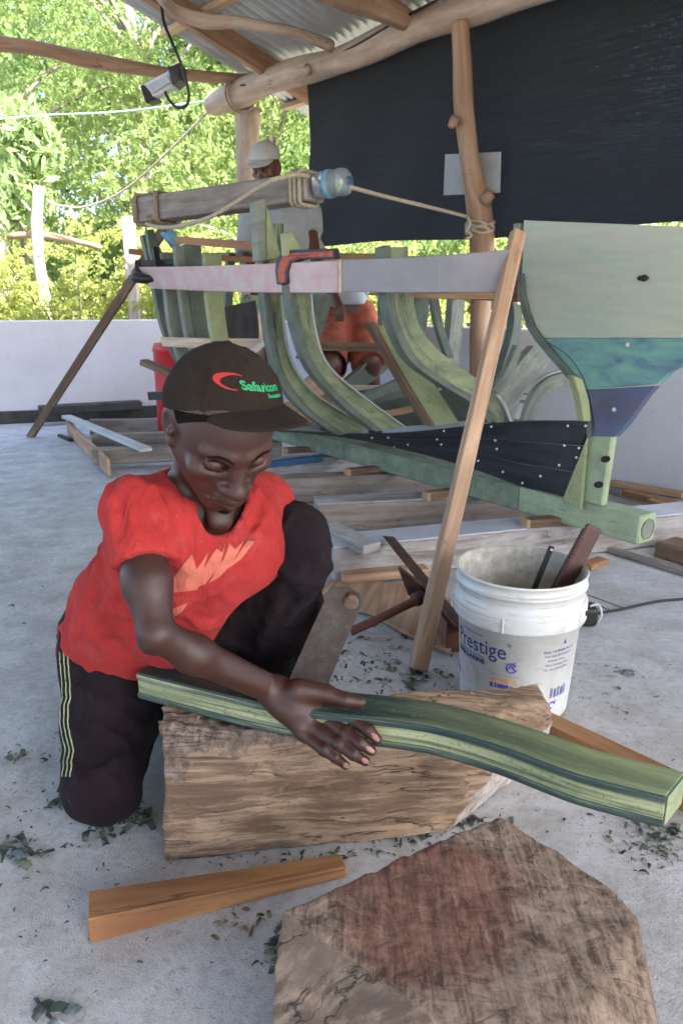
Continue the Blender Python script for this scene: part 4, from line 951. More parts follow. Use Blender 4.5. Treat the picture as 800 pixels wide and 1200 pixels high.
# props
m = MB(); a = G(36, 512); m.bar(a, P(157, 325, a.y - .75), .05, .045, up=(0, 1, 0)); m.bar(P(159, 322, a.y - .76), P(196, 262, a.y - .95), .05, .04, up=(0, 1, 0)); tag(m.build('prop_pole', MT['brown'], bevel=.003), 'slanting brown prop from the floor at left up to the end of the boat frame', 'prop')
a = G(489, 790); b = P(607, 272, 2.42); m = MB(); m.bar(a + Vector((0, 0, .012)), b, .046, .036, up=(-.2, 1, 0), w2=.042, h2=.034); tag(m.build('prop_timber', MT['prop'], bevel=.003), 'long light pine prop leaning against the right end of the grey plank', 'prop')
# red drum
cc = P(217, 448, 5.5); m = MB(); cc.z = 0; m.lathe(cc, [(0, 0), (.20, 0), (.215, .02), (.215, .30), (.221, .31), (.215, .32), (.215, .62), (.222, .63), (.205, .68), (.05, .70), (.0, .70)], 28); tag(m.build('red_drum', MT['redplastic'], smooth=True), 'bright red plastic drum against the wall behind the cap', 'drum')
m = MB(); m.bar(P(168, 424, 4.6), P(206, 440, 4.5), .07, .035); tag(m.build('rough_offcut', MT['brown'], bevel=.004), 'rough brown offcut sticking out in front of the red drum', 'offcut').parent = None
m = MB(); m.bar(P(176, 464, 4.6), P(212, 462, 4.5), .05, .05); tag(m.build('dark_bar', MT['black'], bevel=.003), 'short black bar lying in front of the red drum beside the cap', 'bar')
# ---------------- hanging things above the boat ----------------
ya, yb = 4.05, 3.25
t = thing('sling_beam', P(265, 245, 3.6), 'short grey square beam hung above the boat frame with rope lashed round both ends', 'beam')
m = MB(); m.bar(P(166, 248, ya), P(369, 220, yb), .12, .12, up=(0, 0, 1), w2=.115, h2=.105); m.build('beam_body', MT['grey'], t, bevel=.006)['label'] = 'weathered square timber'
def loop_round(f, r, tilt=0.0, name='rope_loop', mat='ropebrown', rad=.008):
    c = P(166, 248, ya).lerp(P(369, 220, yb), f); d = (P(369, 220, yb) - P(166, 248, ya)).normalized(); up = Vector((0, 0, 1)); sd = d.cross(up).normalized(); up = sd.cross(d)
    pts = []
    for j in range(21):
        a = 2 * math.pi * j / 20; x = max(-1, min(1, 1.35 * math.cos(a))); y = max(-1, min(1, 1.35 * math.sin(a)))
        pts.append(c + sd * (x * r) + up * (y * r) + d * (tilt * x))
    m = MB(); m.tube(pts, rad, 6, cap=False); return m.build(name, MT[mat], t, smooth=True)
for f, ti in ((.03, .01), (.06, -.02), (.16, .02), (.175, .015), (.10, .10), (.11, -.09)): loop_round(f, .069, ti)
for f in (.93, .95, .97): loop_round(f, .064, .01, mat='rope', rad=.009)
m = MB(); m.tube([P(172, 262, 3.95), P(185, 266, 3.7), P(210, 265, 3.5), P(245, 255, 3.35), P(275, 238, 3.25), P(300, 222, 3.15), P(320, 211, 3.1), P(345, 205, 3.12), P(362, 206, 3.18)], .0095, 8, smooth_path=5)
m.build('rope_tail', MT['rope'], t, smooth=True)
m = MB(); m.tube([P(168, 240, 3.95), P(180, 246, 3.9), P(176, 258, 3.9), P(186, 262, 3.9), P(196, 258, 3.9), P(186, 250, 3.9), P(172, 254, 3.9)], .007, 6, smooth_path=5); m.build('knot', MT['ropebrown'], t, smooth=True)
bt = thing('plastic_bottle', P(390, 230, 3.2), 'clear plastic bottle with a blue band tied at the right end of the hanging beam', 'bottle')
a = P(371, 218, 3.24); b = P(409, 212, 3.16)
m = MB(); d = b - a; m.tube([a, a + d * .05, a + d * .25, a + d * .30, a + d * .5, a + d * .55, a + d * .8, a + d * .93, b], [.040, .050, .052, .048, .053, .049, .053, .048, .030], 20); m.build('bottle_body', MT['clear'], bt, smooth=True)
m = MB(); m.tube([a + d * .34, a + d * .36, a + d * .47, a + d * .49], [.050, .0545, .0545, .050], 20); m.build('label_band', MT['bluelight'], bt, smooth=True)
m = MB(); m.tube([a + d * .93, a + d * 1.03], [.020, .018], 12); m.build('bottle_cap', MT['bluepaint'], bt, smooth=True)
m = MB(); m.tube([P(409, 219, 3.15), P(450, 230, 3.45), P(500, 242, 3.7), P(548, 254, YP - .05)], .009, 8, smooth_path=4); o = m.build('rope_line', MT['rope'], smooth=True); tag(o, 'straight rope from the bottle to the crooked post', 'rope')
c = P(562, 264, YP); pts = []
for j in range(50):
    a = j * .5; pts.append(c + Vector((math.cos(a) * .074, math.sin(a) * .074, .02 - j * .0012 + .01 * math.sin(j * 1.7))))
m = MB(); m.tube(pts, .009, 7); m.tube([P(546, 252, YP - .08), P(550, 262, YP - .09), P(546, 270, YP - .09), P(552, 276, YP - .08), P(545, 280, YP - .08)], .009, 7, smooth_path=3); tag(m.build('rope_knot', MT['rope'], smooth=True), 'rope wound and knotted round the crooked post', 'rope')
# work lamp
lp = thing('work_lamp', P(190, 115, 4.9), 'white work lamp in a black frame hanging from a cable under the branch', 'lamp')
def quad3(pts, ext, name, mat, par, bev=.004): m = MB(); m.prism(pts, ext); return m.build(name, mat, par, bevel=bev)
quad3([P(167, 98, 4.85), P(201, 80, 4.75), P(207, 98, 4.75), P(173, 119, 4.85)], (.02, .06, .0), 'lamp_housing', MT['lampwhite'], lp, .01)
quad3([P(196, 79, 4.72), P(210, 73, 4.70), P(210, 93, 4.70), P(202, 100, 4.72)], (.02, .12, 0), 'side_bracket', MT['black'], lp)
quad3([P(164, 101, 4.83), P(168, 99, 4.83), P(184, 116, 4.83), P(171, 121, 4.83)], (.02, .08, 0), 'side_bracket', MT['black'], lp)
quad3([P(174, 99, 4.82), P(196, 87, 4.74), P(200, 96, 4.74), P(179, 110, 4.82)], (.001, .006, 0), 'lamp_glass', MT['whiteboard'], lp, .002)
m = MB(); m.tube([P(188, -8, 4.4), P(192, 25, 4.5), P(203, 52, 4.6), P(214, 80, 4.65), P(221, 108, 4.68), P(219, 123, 4.7), P(208, 126, 4.72), P(198, 117, 4.75), P(194, 108, 4.8)], .0085, 8, smooth_path=6); m.build('power_cable', MT['blackcable'], lp, smooth=True)
tag(MB().tube([P(-20, 141, 6.6), P(54, 135, 6.6), P(140, 131, 6.4), P(245, 118, 6.2), P(285, 112, 6.1)], .0065, 6, smooth_path=4).build('washing_line', MT['line'], smooth=True), 'taut blue-green line strung across in front of the trees', 'line')
tag(MB().tube([P(55, 234, 7.4), P(66, 240, 7.3), P(95, 243, 7.2), P(125, 234, 7.0), P(155, 216, 6.8), P(195, 180, 6.5), P(235, 140, 6.3), P(276, 103, 6.12)], .009, 7, smooth_path=5).build('slack_rope', MT['rope'], smooth=True), 'slack rope sagging from the round beam to the pale fence post', 'rope')
tag(MB().tube([P(50, 234, 7.4), P(42, 250, 7.4), P(30, 240, 7.4), P(20, 228, 7.5)], .010, 6, smooth_path=4).build('rope_end', MT['rope'], smooth=True), 'short loop of rope hanging left of the pale fence post', 'rope')

# ---------------- hewn logs ----------------
def log_fn(planes, k=.012):
    fs = [half(p, n) for p, n in planes]
    def f(p):
        d = fs[0](p)
        for g in fs[1:]:
            x = g(p); hh = np.maximum(k - np.abs(d - x), 0) / k; d = np.maximum(d, x) + hh * hh * k * .25
        return d
    return f
def rough1(p):
    q = p * np.array([1.0, 3.5, 3.5]); n = vnoise(q, 7, 1) * .010 + vnoise(p, 30, 2) * .004 + vnoise(p * np.array([1, 2.5, 2.5]), 60, 3) * .003
    top = np.clip((p[:, 2] - .235) / .02, 0, 1); n = n + top * (vnoise(p * np.array([1, 2, 1]), 60, 5) * .011 + vnoise(p, 22, 9) * .012)
    gr = vnoise(p * np.array([1.0, 14, 14]), 4, 8); n = n + np.clip(.02 - np.abs(gr), 0, 1) * .06
    return n
L1 = log_fn([((-.3, 1.108, 0), (.13, -1, .03)), ((-.318, 1.2, .1), (-1, -.04, .03)), ((.205, 1.17, .02), (.726, -.69, -.42)), ((.43, 1.4, .1), (1, .1, .1)), ((.06, 1.31, .1), (-.33, 1, 0)), ((-.3, 1.2, .268), (.125, .0, 1)), ((0, 1.2, .002), (0, 0, -1)), ((.36, 1.33, .19), (.5, -.5, .9))], .006)
V, F = surf([('+', L1, .01)], (-.37, 1.04, -.02), (.48, 1.48, .31), .0042, rough1)
MT['log1'] = log_mat('hewn_log_wood', (0, 0, 0), (.42, .29, .185), (.15, .094, .058), cut=(.726, -.69, -.42))
tag(np_mesh('hewn_log', V, F, MT['log1'], loc=(0, 1.22, 0)), 'long hewn log lying under the man\'s hand, with rough top and pale axe-cut end', 'log')
def rough2(p):
    n = vnoise(p, 8, 11) * .004 + vnoise(p * np.array([1.5, 1.5, 3]), 24, 12) * .003
    up = np.clip((p[:, 2] - .24) / .03, 0, 1)
    a = vnoise(np.stack([(p[:, 0] * .73 + p[:, 1] * .68) * 120, (p[:, 1] * .73 - p[:, 0] * .68) * 16, p[:, 2] * 30], 1), 1, 13); b = vnoise(np.stack([(p[:, 0] * .5 + p[:, 1] * .86) * 24, (p[:, 1] * .5 - p[:, 0] * .86) * 100, p[:, 2] * 30], 1), 1, 14)
    n = n + up * (a * .0022 + b * .001) + up * vnoise(p, 38, 17) * .003 + vnoise(p, 60, 15) * .0015
    return n
L2 = log_fn([((-.070, .694, .3), (-.63, -.78, .06)), ((-.070, .694, .3), (-.52, .85, .05)), ((.226, .855, .3), (.72, .69, .05)), ((.316, .772, .3), (.92, .40, .04)), ((.345, .70, .2), (1, -.12, -.04)), ((0, 0, .295), (.04, 0, 1)), ((.285, .64, .294), (.62, -.50, .95)), ((.2, .42, .1), (.2, -1, 0)), ((0, 0, .002), (0, 0, -1))], .007)
V, F = surf([('+', L2, .01)], (-.12, .38, -.02), (.42, .93, .33), .0040, rough2)
o = np_mesh('chopping_block', V, F, log_mat('chopping_block_wood', (0, 1.2, .5), (.33, .235, .165), (.125, .083, .058), chips=(.26, -.27, -.9)), loc=(.15, .66, 0))
tag(o, 'big chopping block in the foreground with reddish axe scars on its top', 'block')

# ---------------- painted curved timber on the log ----------------
fb = [(163, 819), (210, 832), (260, 845), (300, 855), (344, 864), (400, 871), (445, 876), (500, 884), (545, 896), (590, 911), (635, 929), (675, 944), (725, 958), (775, 971)]
ft = [.060, .058, .055, .053, .052, .052, .052, .053, .054, .055, .055, .055, .055, .055]
A = [G(x, y, .268 - .012 * max(0, (x - 450) / 325)) for x, y in fb]; A = catmull(A, 2)
B = []
for i, p in enumerate(A):
    d = (A[min(i + 1, len(A) - 1)] - A[max(i - 1, 0)]); d.z = 0; d.normalize(); B.append(p + Vector((-d.y, d.x, 0)) * .074)
B[-1] = G(797, 942, A[-1].z); B[-2] = B[-3].lerp(B[-1], .5)
m = MB(); m.ribbon(A, B, Vector((0, 0, .054)))
fut = m.build('curved_timber', MT['fut_side'], bevel=.0025, bseg=2); tag(fut, 'green and yellow painted curved timber lying across the log under the man\'s hand', 'timber')
fut.data.materials.append(MT['fut_top'])
fut.data.update()
for pl in fut.data.polygons:
    if abs(pl.normal.z) > .9 and pl.center.z > .03: pl.material_index = 1
# lamination lip along the lower front edge and top front edge
def lip(z0, th, out, name, mat):
    A2 = []; B2 = []
    for i, p in enumerate(A):
        d = (A[min(i + 1, len(A) - 1)] - A[max(i - 1, 0)]); d.z = 0; d.normalize(); n_ = Vector((-d.y, d.x, 0)); A2.append(p - n_ * out + Vector((0, 0, z0))); B2.append(p + n_ * .01 + Vector((0, 0, z0)))
    m = MB(); m.ribbon(A2, B2, Vector((0, 0, th))); o = m.build(name, mat, fut, bevel=.0015, bseg=2); return o
lip(.004, .010, .0028, 'lamination', MT['fut_side']); lip(.041, .0105, .0025, 'lamination', MT['fut_side'])
e = A[-1]; n_ = (B[-1] - A[-1]).normalized(); d = Vector((n_.y, -n_.x, 0)); ew = (B[-1] - A[-1]).length
m = MB(); m.prism([e + d * .0006 + n_ * .003 + Vector((0, 0, .003)), e + d * .0006 + n_ * (ew - .003) + Vector((0, 0, .003)), e + d * .0006 + n_ * (ew - .003) + Vector((0, 0, .051)), e + d * .0006 + n_ * .003 + Vector((0, 0, .051))], d * .001)
m.build('sawn_end', MT['ribyel'], fut)
# wedge on the floor and long plank behind
a = G(100, 1103); b = G(402, 1030)
m = MB(); d = (b - a).normalized(); m.bar(a + Vector((0, .024, .0235)), b + Vector((0, .018, .012)), .062, .047, w2=.034, h2=.023); tag(m.build('wood_wedge', MT['orange'], bevel=.002), 'orange-brown tapering wedge lying on the floor in front of the log', 'wedge')
a = G(636, 868, 0); b = G(850, 975, 0); m = MB(); m.bar(a + Vector((0, .03, .026)), b + Vector((0, .03, .026)), .05, .05); tag(m.build('long_batten', MT['orange'], bevel=.002), 'orange-brown batten on the floor running behind the painted curved timber to the right edge', 'batten')

# ---------------- tools by the prop ----------------
bo = [(372, 700), (384, 682), (440, 684), (500, 690), (528, 705), (528, 768), (500, 757), (470, 742), (436, 722), (400, 712)]
m = MB(); m.prism([G(x, y, .006) for x, y in bo], (0, 0, .010)); tag(m.build('floor_board_offcut', MT['prop'], bevel=.002), 'thin reddish board lying on the floor behind the saw', 'board')
m = MB(); m.bar(G(400, 676, .03), G(500, 668, .03), .06, .03); tag(m.build('flat_stick', MT['prop'], bevel=.002), 'flat brown stick on the floor along the nearest cradle timber', 'stick')
m = MB(); a = G(531, 766, 0); m.box(a + Vector((.035, .07, .045)), .13, .12, .09, .1); tag(m.build('wood_block', MT['redbrown'], bevel=.003), 'red-brown block of wood between the prop and the white bucket', 'block')
t = thing('iron_angle', G(500, 690), 'rusty iron angle bar leaning on the nearest cradle timber', 'iron bar')
a = G(455, 629, .165); b = G(541, 735, .10); m = MB(); m.bar(a, b, .045, .004, up=(.3, -.3, 1)); m.bar(a + Vector((.01, .012, -.018)), b + Vector((.01, .012, -.018)), .004, .036, up=(.3, -.3, 1)); m.build('bar_flange', MT['iron'], t, bevel=.001)
t = thing('adze', G(470, 720), 'rusty adze with a brown wooden handle lying among the shavings', 'adze')
m = MB(); m.tube([G(411, 740, .02), G(440, 727, .045), G(470, 712, .07), G(500, 698, .10)], [.014, .0135, .0135, .016], 12, smooth_path=4); m.build('handle', MT['redbrown'], t, smooth=True)
c = G(492, 695, .10); m = MB(); m.prism([P(465, 664, c.y), P(494, 686, c.y - .02), P(500, 702, c.y - .02), P(478, 698, c.y)], Vector((.01, .02, -.004))); m.build('adze_blade', MT['iron'], t, bevel=.002)
m = MB(); m.tube([G(486, 703, .09), G(505, 693, .10)], [.022, .024], 12); m.build('adze_eye', MT['iron'], t, smooth=True)
t = thing('hand_saw', P(365, 815, 1.24), 'rusty saw blade standing up beside the man\'s knee with a round rivet at its tip', 'saw')
def sw(x, y): return P(x, y, 1.24 + (800 - y) * .00035 + (x - 380) * .0006)
m = MB(); m.prism([sw(337, 800), sw(360, 748), sw(386, 692), sw(392, 688), sw(408, 688), sw(421, 696), sw(424, 708), sw(404, 754), sw(384, 803), sw(372, 836), sw(322, 836)], (.0004, .002, 0)); m.build('saw_blade', MT['rust'], t)
m = MB(); c = sw(411, 704); m.tube([c + Vector((0, .004, 0)), c + Vector((0, -.007, -.001)), c + Vector((0, -.010, -.0015))], [.0150, .0150, .0125], 18); m.build('rivet', MT['brown'], t, smooth=False, bevel=.001)
m = MB(); m.tube([c + Vector((math.cos(a) * .017, -.0015, math.sin(a) * .017)) for a in [2 * math.pi * j / 20 for j in range(21)]], .0014, 6, cap=False); m.build('rivet_collar', MT['rust'], t, smooth=True)
m = MB(); m.prism([sw(321, 832), sw(370, 834), sw(372, 862), sw(350, 880), sw(322, 876)], (.0, .018, 0)); m.build('saw_handle', MT['redbrown'], t, bevel=.006)
m = MB(); m.prism([G(326, 792, .03), G(340, 756, .03), G(346, 764, .03), G(340, 798, .03)], (0, 0, .02)); tag(m.build('pale_offcut', MT['fresh'], bevel=.002), 'pale offcut on the floor between the man\'s shin and the saw', 'offcut')

# ---------------- bucket ----------------
bc_ = G(611, 663, .36); bk = thing('plastic_bucket', (bc_.x, bc_.y, 0), 'white plastic margarine bucket with worn blue lettering holding tools', 'bucket')
BR = .1535; BC = Vector((bc_.x, bc_.y, 0))
prof = [(0, .004), (.124, .004), (.131, .010), (.1325, .03), (.145, .244), (.1565, .247), (.158, .252), (.158, .290), (.156, .294), (.150, .297), (.1495, .325), (.1545, .327), (.1555, .331), (.154, .335), (.150, .338), (.1495, .352), (.1535, .354), (.1545, .358), (.1525, .361)]
m = MB(); m.lathe(BC, prof, 64); m.build('bucket_wall', MT['bucket'], bk, smooth=True)
m = MB(); m.lathe(BC, [(.1525, .361), (.1485, .360), (.146, .352), (.1435, .24), (.128, .012), (0, .012)], 64); m.build('bucket_inside', MT['bucketin'], bk, smooth=True)
m = MB(); m.lathe(BC, [(0, .013), (.1355, .10), (.1355, .104), (0, .105)], 40); 
def brad(z): return .1325 + (z - .03) / .214 * .0125
view = math.atan2(-BC.y, -BC.x)
def wrapd(polys, name, mat, th0, z0, lift=.0006, sc_x=1.0, maxlen=.006):
    bm = bmesh.new()
    for vs, fs in polys:
        vv = [bm.verts.new((x, y, 0)) for x, y in vs]
        for f in fs:
            try: bm.faces.new([vv[i] for i in f])
            except ValueError: pass
    bmesh.ops.triangulate(bm, faces=bm.faces[:])
    for _ in range(4):
        es = [e for e in bm.edges if e.calc_length() > maxlen]
        if not es: break
        bmesh.ops.subdivide_edges(bm, edges=es, cuts=1); bmesh.ops.triangulate(bm, faces=bm.faces[:])
    for v in bm.verts:
        z = z0 + v.co.y; r = brad(z) + lift; th = view + math.radians(th0) + v.co.x * sc_x / r
        v.co = Vector((r * math.cos(th), r * math.sin(th), z))
    me = bpy.data.meshes.new(name); bm.to_mesh(me); bm.free(); return finish(name, me, mat, bk, smooth=True)
def poly2(pts): return (pts, [tuple(range(len(pts)))])
def rect(x0, y0, x1, y1): return poly2([(x0, y0), (x1, y0), (x1, y1), (x0, y1)])
def serif_text(txt, size, bold=0): return text_polys(txt, size, bold)
def tw(tp, s): vs, fs = tp; return ([(x * s, y) for x, y in vs], fs)
pt = tw(text_polys('Prestige', .054, .0002), .90); wid = max(x for x, y in pt[0])
ser = []
for (x, y, l) in ((-.001, 0, .012), (-.001, .0385, .008), (.030, 0, .012)): ser.append(rect(x - .001, y - .0008, x + l, y + .0008))
wrapd([pt] + ser, 'print_lettering', MT['label_navy'], -71, .1780)
wrapd([rect(0, 0, .100, .0018), rect(.026, .0535, .098, .0553)], 'print_rule', MT['label_navy'], -71, .1680, .0007)
wrapd([tw(text_polys('MARGARINE', .0180, .0005), 1.02)], 'print_lettering', MT['label_navy'], -71, .1515)
wrapd([text_polys('\u00ae', .013)], 'print_lettering', MT['label_navy'], -71 + math.degrees((wid + .003) / .143), .210)
def ringp(cx, cy, r0, r1, n=26, a0=0, a1=2 * math.pi):
    vs = []; fs = []
    for i in range(n + 1):
        a = a0 + (a1 - a0) * i / n; vs += [(cx + r0 * math.cos(a), cy + r0 * math.sin(a)), (cx + r1 * math.cos(a), cy + r1 * math.sin(a))]
    for i in range(n): fs.append((2 * i, 2 * i + 1, 2 * i + 3, 2 * i + 2))
    return (vs, fs)
wrapd([ringp(0, 0, .010, .0135, 26, .5, 6.0), poly2([(-.019, .010), (-.004, .012), (.008, .016), (.013, .018), (.004, .010), (-.006, .0085)]), poly2([(-.008, -.006), (-.001, .003), (.007, -.007), (.009, -.004), (.001, .008), (-.002, .008), (-.010, -.003)]), poly2([(.001, .009), (.008, .0035), (.011, .005), (.004, .010)])], 'print_emblem', MT['label_purple'], -3, .158)
wrapd([tw(text_polys('Cholesterol Free & Vitamin Enriched', .0045), 1.0)], 'print_lettering', MT['label_grey'], -22, .134)
wrapd([poly2([(0, .004), (.012, .012), (.034, .015), (.060, .012), (.062, 0), (.04, .002), (.02, .001)])], 'print_band', MT['label_orange'], -23, .114)
wrapd([rect(0, 0, .008, .012), rect(.012, 0, .016, .013), rect(.018, .001, .045, .012), rect(.048, 0, .054, .010)], 'print_band', MT['label_purple'], -23, .100)
wrapd([poly2([(-.004, -.010), (.03, -.012), (.055, -.004), (.060, .012), (.050, .030), (.035, .045), (.020, .055), (.008, .050), (.002, .03), (-.004, .01)])], 'print_bread_picture', MT['label_pale'], -62, .094, .0005)
wrapd([poly2([(0, 0), (.028, 0), (.020, .012), (.012, .020), (.002, .030), (-.004, .028)])], 'print_band', MT['label_purple'], -80, .085)
ys = 0
for k, (s_, sz, dx) in enumerate((('Kapa Oil Refineries Ltd', .0098, 0), ('P.O. Box 18492-00500', .0085, .004), ('Nairobi, Kenya', .0085, .012), ('Main Mombasa Road', .0085, .007), ('Tel: +254 20 6420000', .0078, .003))):
    wrapd([text_polys(s_, sz)], 'print_lettering', MT['label_navy'] if k == 0 else MT['label_grey'], 26 + math.degrees(dx / .14), .197 - k * .0115)
wrapd([poly2([(0, 0), (.010, 0), (.005, .012)]), poly2([(.016, .008), (.018, .008), (.017, .011)])], 'print_band', MT['label_purple'], 47, .214)
for k in range(5): wrapd([rect(0, 0, .005, .028 - .004 * (k % 2)), rect(.006, .002, .0075, .024)], 'print_band', MT['label_purple'] if k % 2 else MT['label_grey'], 38 + k * 4.6, .075)
wrapd([ringp(0, 0, .006, .010, 14, 0, 5), poly2([(.004, .008), (.014, .012), (.008, .002)])], 'print_emblem', MT['label_purple'], 42, .055)
# collar ribs and the handle lugs
for th in (-12, 60, -80, 120, 170, 230):
    a = view + math.radians(th); u = Vector((math.cos(a), math.sin(a), 0)); m = MB(); m.bar(BC + u * .1505 + Vector((0, 0, .249)), BC + u * .1605 + Vector((0, 0, .249)), .0045, .036, up=(0, 0, 1)); o = m.build('collar_rib', MT['bucket'], bk, bevel=.0008)
    o.location.z += .018
a = view + math.radians(74); u = Vector((math.cos(a), math.sin(a), 0)); m = MB(); m.tube([BC + u * .1575 + Vector((0, 0, .272)), BC + u * .162 + Vector((0, 0, .272))], [.006, .006], 10); m.build('handle_hole', MT['hole'], bk)
# things standing in the bucket
t = thing('wood_rasp', BC + Vector((.07, .0, .05)), 'dark red-brown serrated tool standing in the bucket', 'tool')
a = P(640, 720, 1.62); a.z = .10; a = Vector((BC.x + .01, BC.y - .02, .10)); tp = P(696, 617, BC.y + .02); 
d = (tp - a); m = MB(); m.bar(a, tp, .038, .012, up=(.2, -1, .25), w2=.042, h2=.014); m.build('rasp_blade', MT['rasp'], t, bevel=.005, bseg=3)
m = MB()
for k in range(26):
    c = a + d * (.36 + k * .022); sd = d.normalized().cross(Vector((.2, -1, .25))).normalized(); m.bar(c + sd * -.021 + Vector((-.001, -.007, 0)), c + sd * -.012 + Vector((-.001, -.009, 0)), .004, .003, up=(0, -1, 0))
mp = m.build('rasp_teeth', MT['rasp'], t); mp['kind'] = 'stuff'
m = MB(); m.bar(a + Vector((-.012, .015, 0)), P(688, 622, BC.y + .04), .03, .008, up=(.4, -1, .2)); tag(m.build('flat_iron', MT['iron'], bevel=.001), 'darker flat iron blade directly behind the serrated tool in the bucket', 'tool')
m = MB(); b = P(646, 640, BC.y + .0); m.bar(Vector((BC.x - .01, BC.y + .03, .12)), b, .014, .0025, up=(0, -1, .2)); o = m.build('hacksaw_blade', MT['black'], bevel=.001); tag(o, 'thin black metal strip with a hole standing in the bucket', 'blade')
m = MB(); c = P(645.5, 644, BC.y - .002); m.tube([c, c + Vector((0, -.003, 0))], .0028, 8); o2 = m.build('blade_hole', MT['screw'], None); 
# the hole is a part of the strip
o2.parent = o; o2.location = o2.location - o.location
# black speaker with white cord
t = thing('black_speaker', G(690, 738), 'small black rounded radio with a white carrying loop behind the bucket', 'radio')
c = G(683, 738, 0) + Vector((0, .04, .035)); V, F = surf([('+', lambda p: np.linalg.norm(np.maximum(np.abs(p - A3(c)) - A3((.032, .018, .017)), 0), axis=1) - .016, .01)], A3(c) - .08, A3(c) + .08, .003)
np_mesh('radio_body', V, F, MT['black'], t)
m = MB(); m.tube([c + Vector((.02, -.02, .034)), c + Vector((.045, -.02, .040)), c + Vector((.058, -.02, .01)), c + Vector((.05, -.02, -.02))], .0035, 7, smooth_path=5); m.build('carrying_loop', MT['lampwhite'], t, smooth=True)
tag(MB().tube([G(700, 719, .004), G(716, 716, .004), G(732, 713, .004), G(768, 705, .004), G(800, 702, .004), G(850, 699, .004)], .0045, 6, smooth_path=4).build('floor_cable', MT['blackcable'], smooth=True), 'thin dark cable running over the floor from the radio to the right edge', 'cable')
m = MB(); m.bar(G(688, 697, .0008), G(731, 713, .0008), .004, .0012); m.bar(G(694, 706, .0008), G(718, 717, .0008), .004, .0012); tag(m.build('floor_lines', MT['hole']), 'pair of short dark marking lines on the floor behind the bucket', 'marking')

# ---------------- shavings and paint chips ----------------
def shaving_geo(c, size, curl, yaw, rgn):
    V = []; F = []; k = 4; wd2 = size * rgn.uniform(.07, .30); ca, sa = math.cos(yaw), math.sin(yaw); tw_ = rgn.uniform(-.8, .8)
    for i in range(k + 1):
        t = i / k; x = size * (t - .5); z = .0015 + curl * size * math.sin(math.pi * t) * .6 + size * .05 * rgn.random()
        for sgn in (-1, 1):
            y = sgn * wd2 * (1 - .6 * abs(t - .5) * 2 * rgn.random()); V.append((c[0] + x * ca - y * sa, c[1] + x * sa + y * ca, max(.0012, z + sgn * tw_ * wd2 * .5 * t)))
    for i in range(k): F.append((2 * i, 2 * i + 2, 2 * i + 3, 2 * i + 1))
    return V, F
R2 = random.Random(3)
def scatter(spec, name, mat, label):
    V = []; F = []
    for (px, py, sx, sy, n, s0, s1) in spec:
        for _ in range(n):
            g = G(px + R2.gauss(0, sx), py + R2.gauss(0, sy)); s = R2.uniform(s0, s1) * (.6 + .8 * R2.random() ** 2); v, f = shaving_geo(g, s, R2.uniform(.05, .6), R2.uniform(0, 6.28), R2); b = len(V); V += v; F += [tuple(b + i for i in q) for q in f]
    o = MB().add([Vector(v) for v in V], F).build(name, mat); o['kind'] = 'stuff'; tag(o, label, None); return o
def chipmat(name, c1, c2, c3):
    t = NT(name); n = t.noise(t.ob, 35, 2, .5); t.done(t.ramp(n, [(.35, c1), (.5, c2), (.65, c3)]), .7, None, .3); return t.m
MT['chipg'] = chipmat('green_shavings', (.030, .040, .034), (.07, .085, .065), (.17, .20, .14)); MT['chipw'] = chipmat('wood_shavings_brown', (.08, .055, .035), (.20, .14, .09), (.36, .32, .24))
MT['chipl'] = chipmat('pale_paint_flakes', (.10, .14, .15), (.22, .27, .26), (.38, .42, .40))
scatter([(30, 885, 25, 5, 22, .01, .026), (25, 1000, 14, 8, 20, .012, .035), (78, 942, 12, 7, 26, .012, .03), (125, 968, 12, 8, 34, .012, .03), (160, 958, 12, 6, 40, .01, .028), (60, 960, 60, 50, 70, .004, .014),
         (440, 770, 34, 16, 60, .012, .028), (410, 735, 20, 12, 26, .01, .025), (500, 795, 30, 8, 46, .012, .03), (545, 800, 25, 8, 20, .01, .025), (520, 965, 28, 6, 70, .010, .026), (480, 985, 50, 6, 50, .006, .02),
         (380, 1002, 60, 4, 40, .006, .016), (770, 985, 22, 16, 90, .008, .022), (740, 960, 40, 12, 50, .006, .014), (610, 950, 80, 30, 60, .004, .010), (325, 1113, 7, 12, 22, .010, .02), (240, 1070, 90, 40, 26, .004, .012), (60, 1190, 12, 8, 8, .012, .03), (50, 1060, 50, 60, 22, .004, .012),
         (400, 815, 40, 8, 20, .005, .012), (730, 840, 50, 50, 30, .006, .016), (730, 790, 20, 4, 10, .01, .02), (30, 700, 60, 60, 26, .006, .016)], 'green_shavings', MT['chipg'], 'dark green paint shavings strewn over the concrete floor')
scatter([(200, 960, 90, 40, 60, .003, .010), (250, 1010, 70, 8, 40, .004, .012), (280, 1080, 30, 10, 20, .008, .018), (440, 760, 60, 30, 46, .005, .016), (90, 900, 60, 50, 30, .004, .012), (300, 1150, 60, 30, 14, .004, .01), (760, 990, 20, 14, 30, .006, .014), (620, 930, 100, 40, 30, .004, .01)], 'brown_shavings', MT['chipw'], 'small brown wood chips strewn round the log and the wedge')
V = []; F = []
for _ in range(150):
    x = R2.uniform(-.27, .36); y = R2.uniform(1.14, 1.36); v, f = shaving_geo((x, y), R2.uniform(.006, .018), .3, R2.uniform(0, 6), R2); b = len(V)
    zt = .268 - .125 * (x + .3); V += [(p[0], p[1], p[2] + zt + .002) for p in v]; F += [tuple(b + i for i in q) for q in f]
o = MB().add([Vector(v) for v in V], F).build('log_top_shavings', MT['chipw']); o['kind'] = 'stuff'
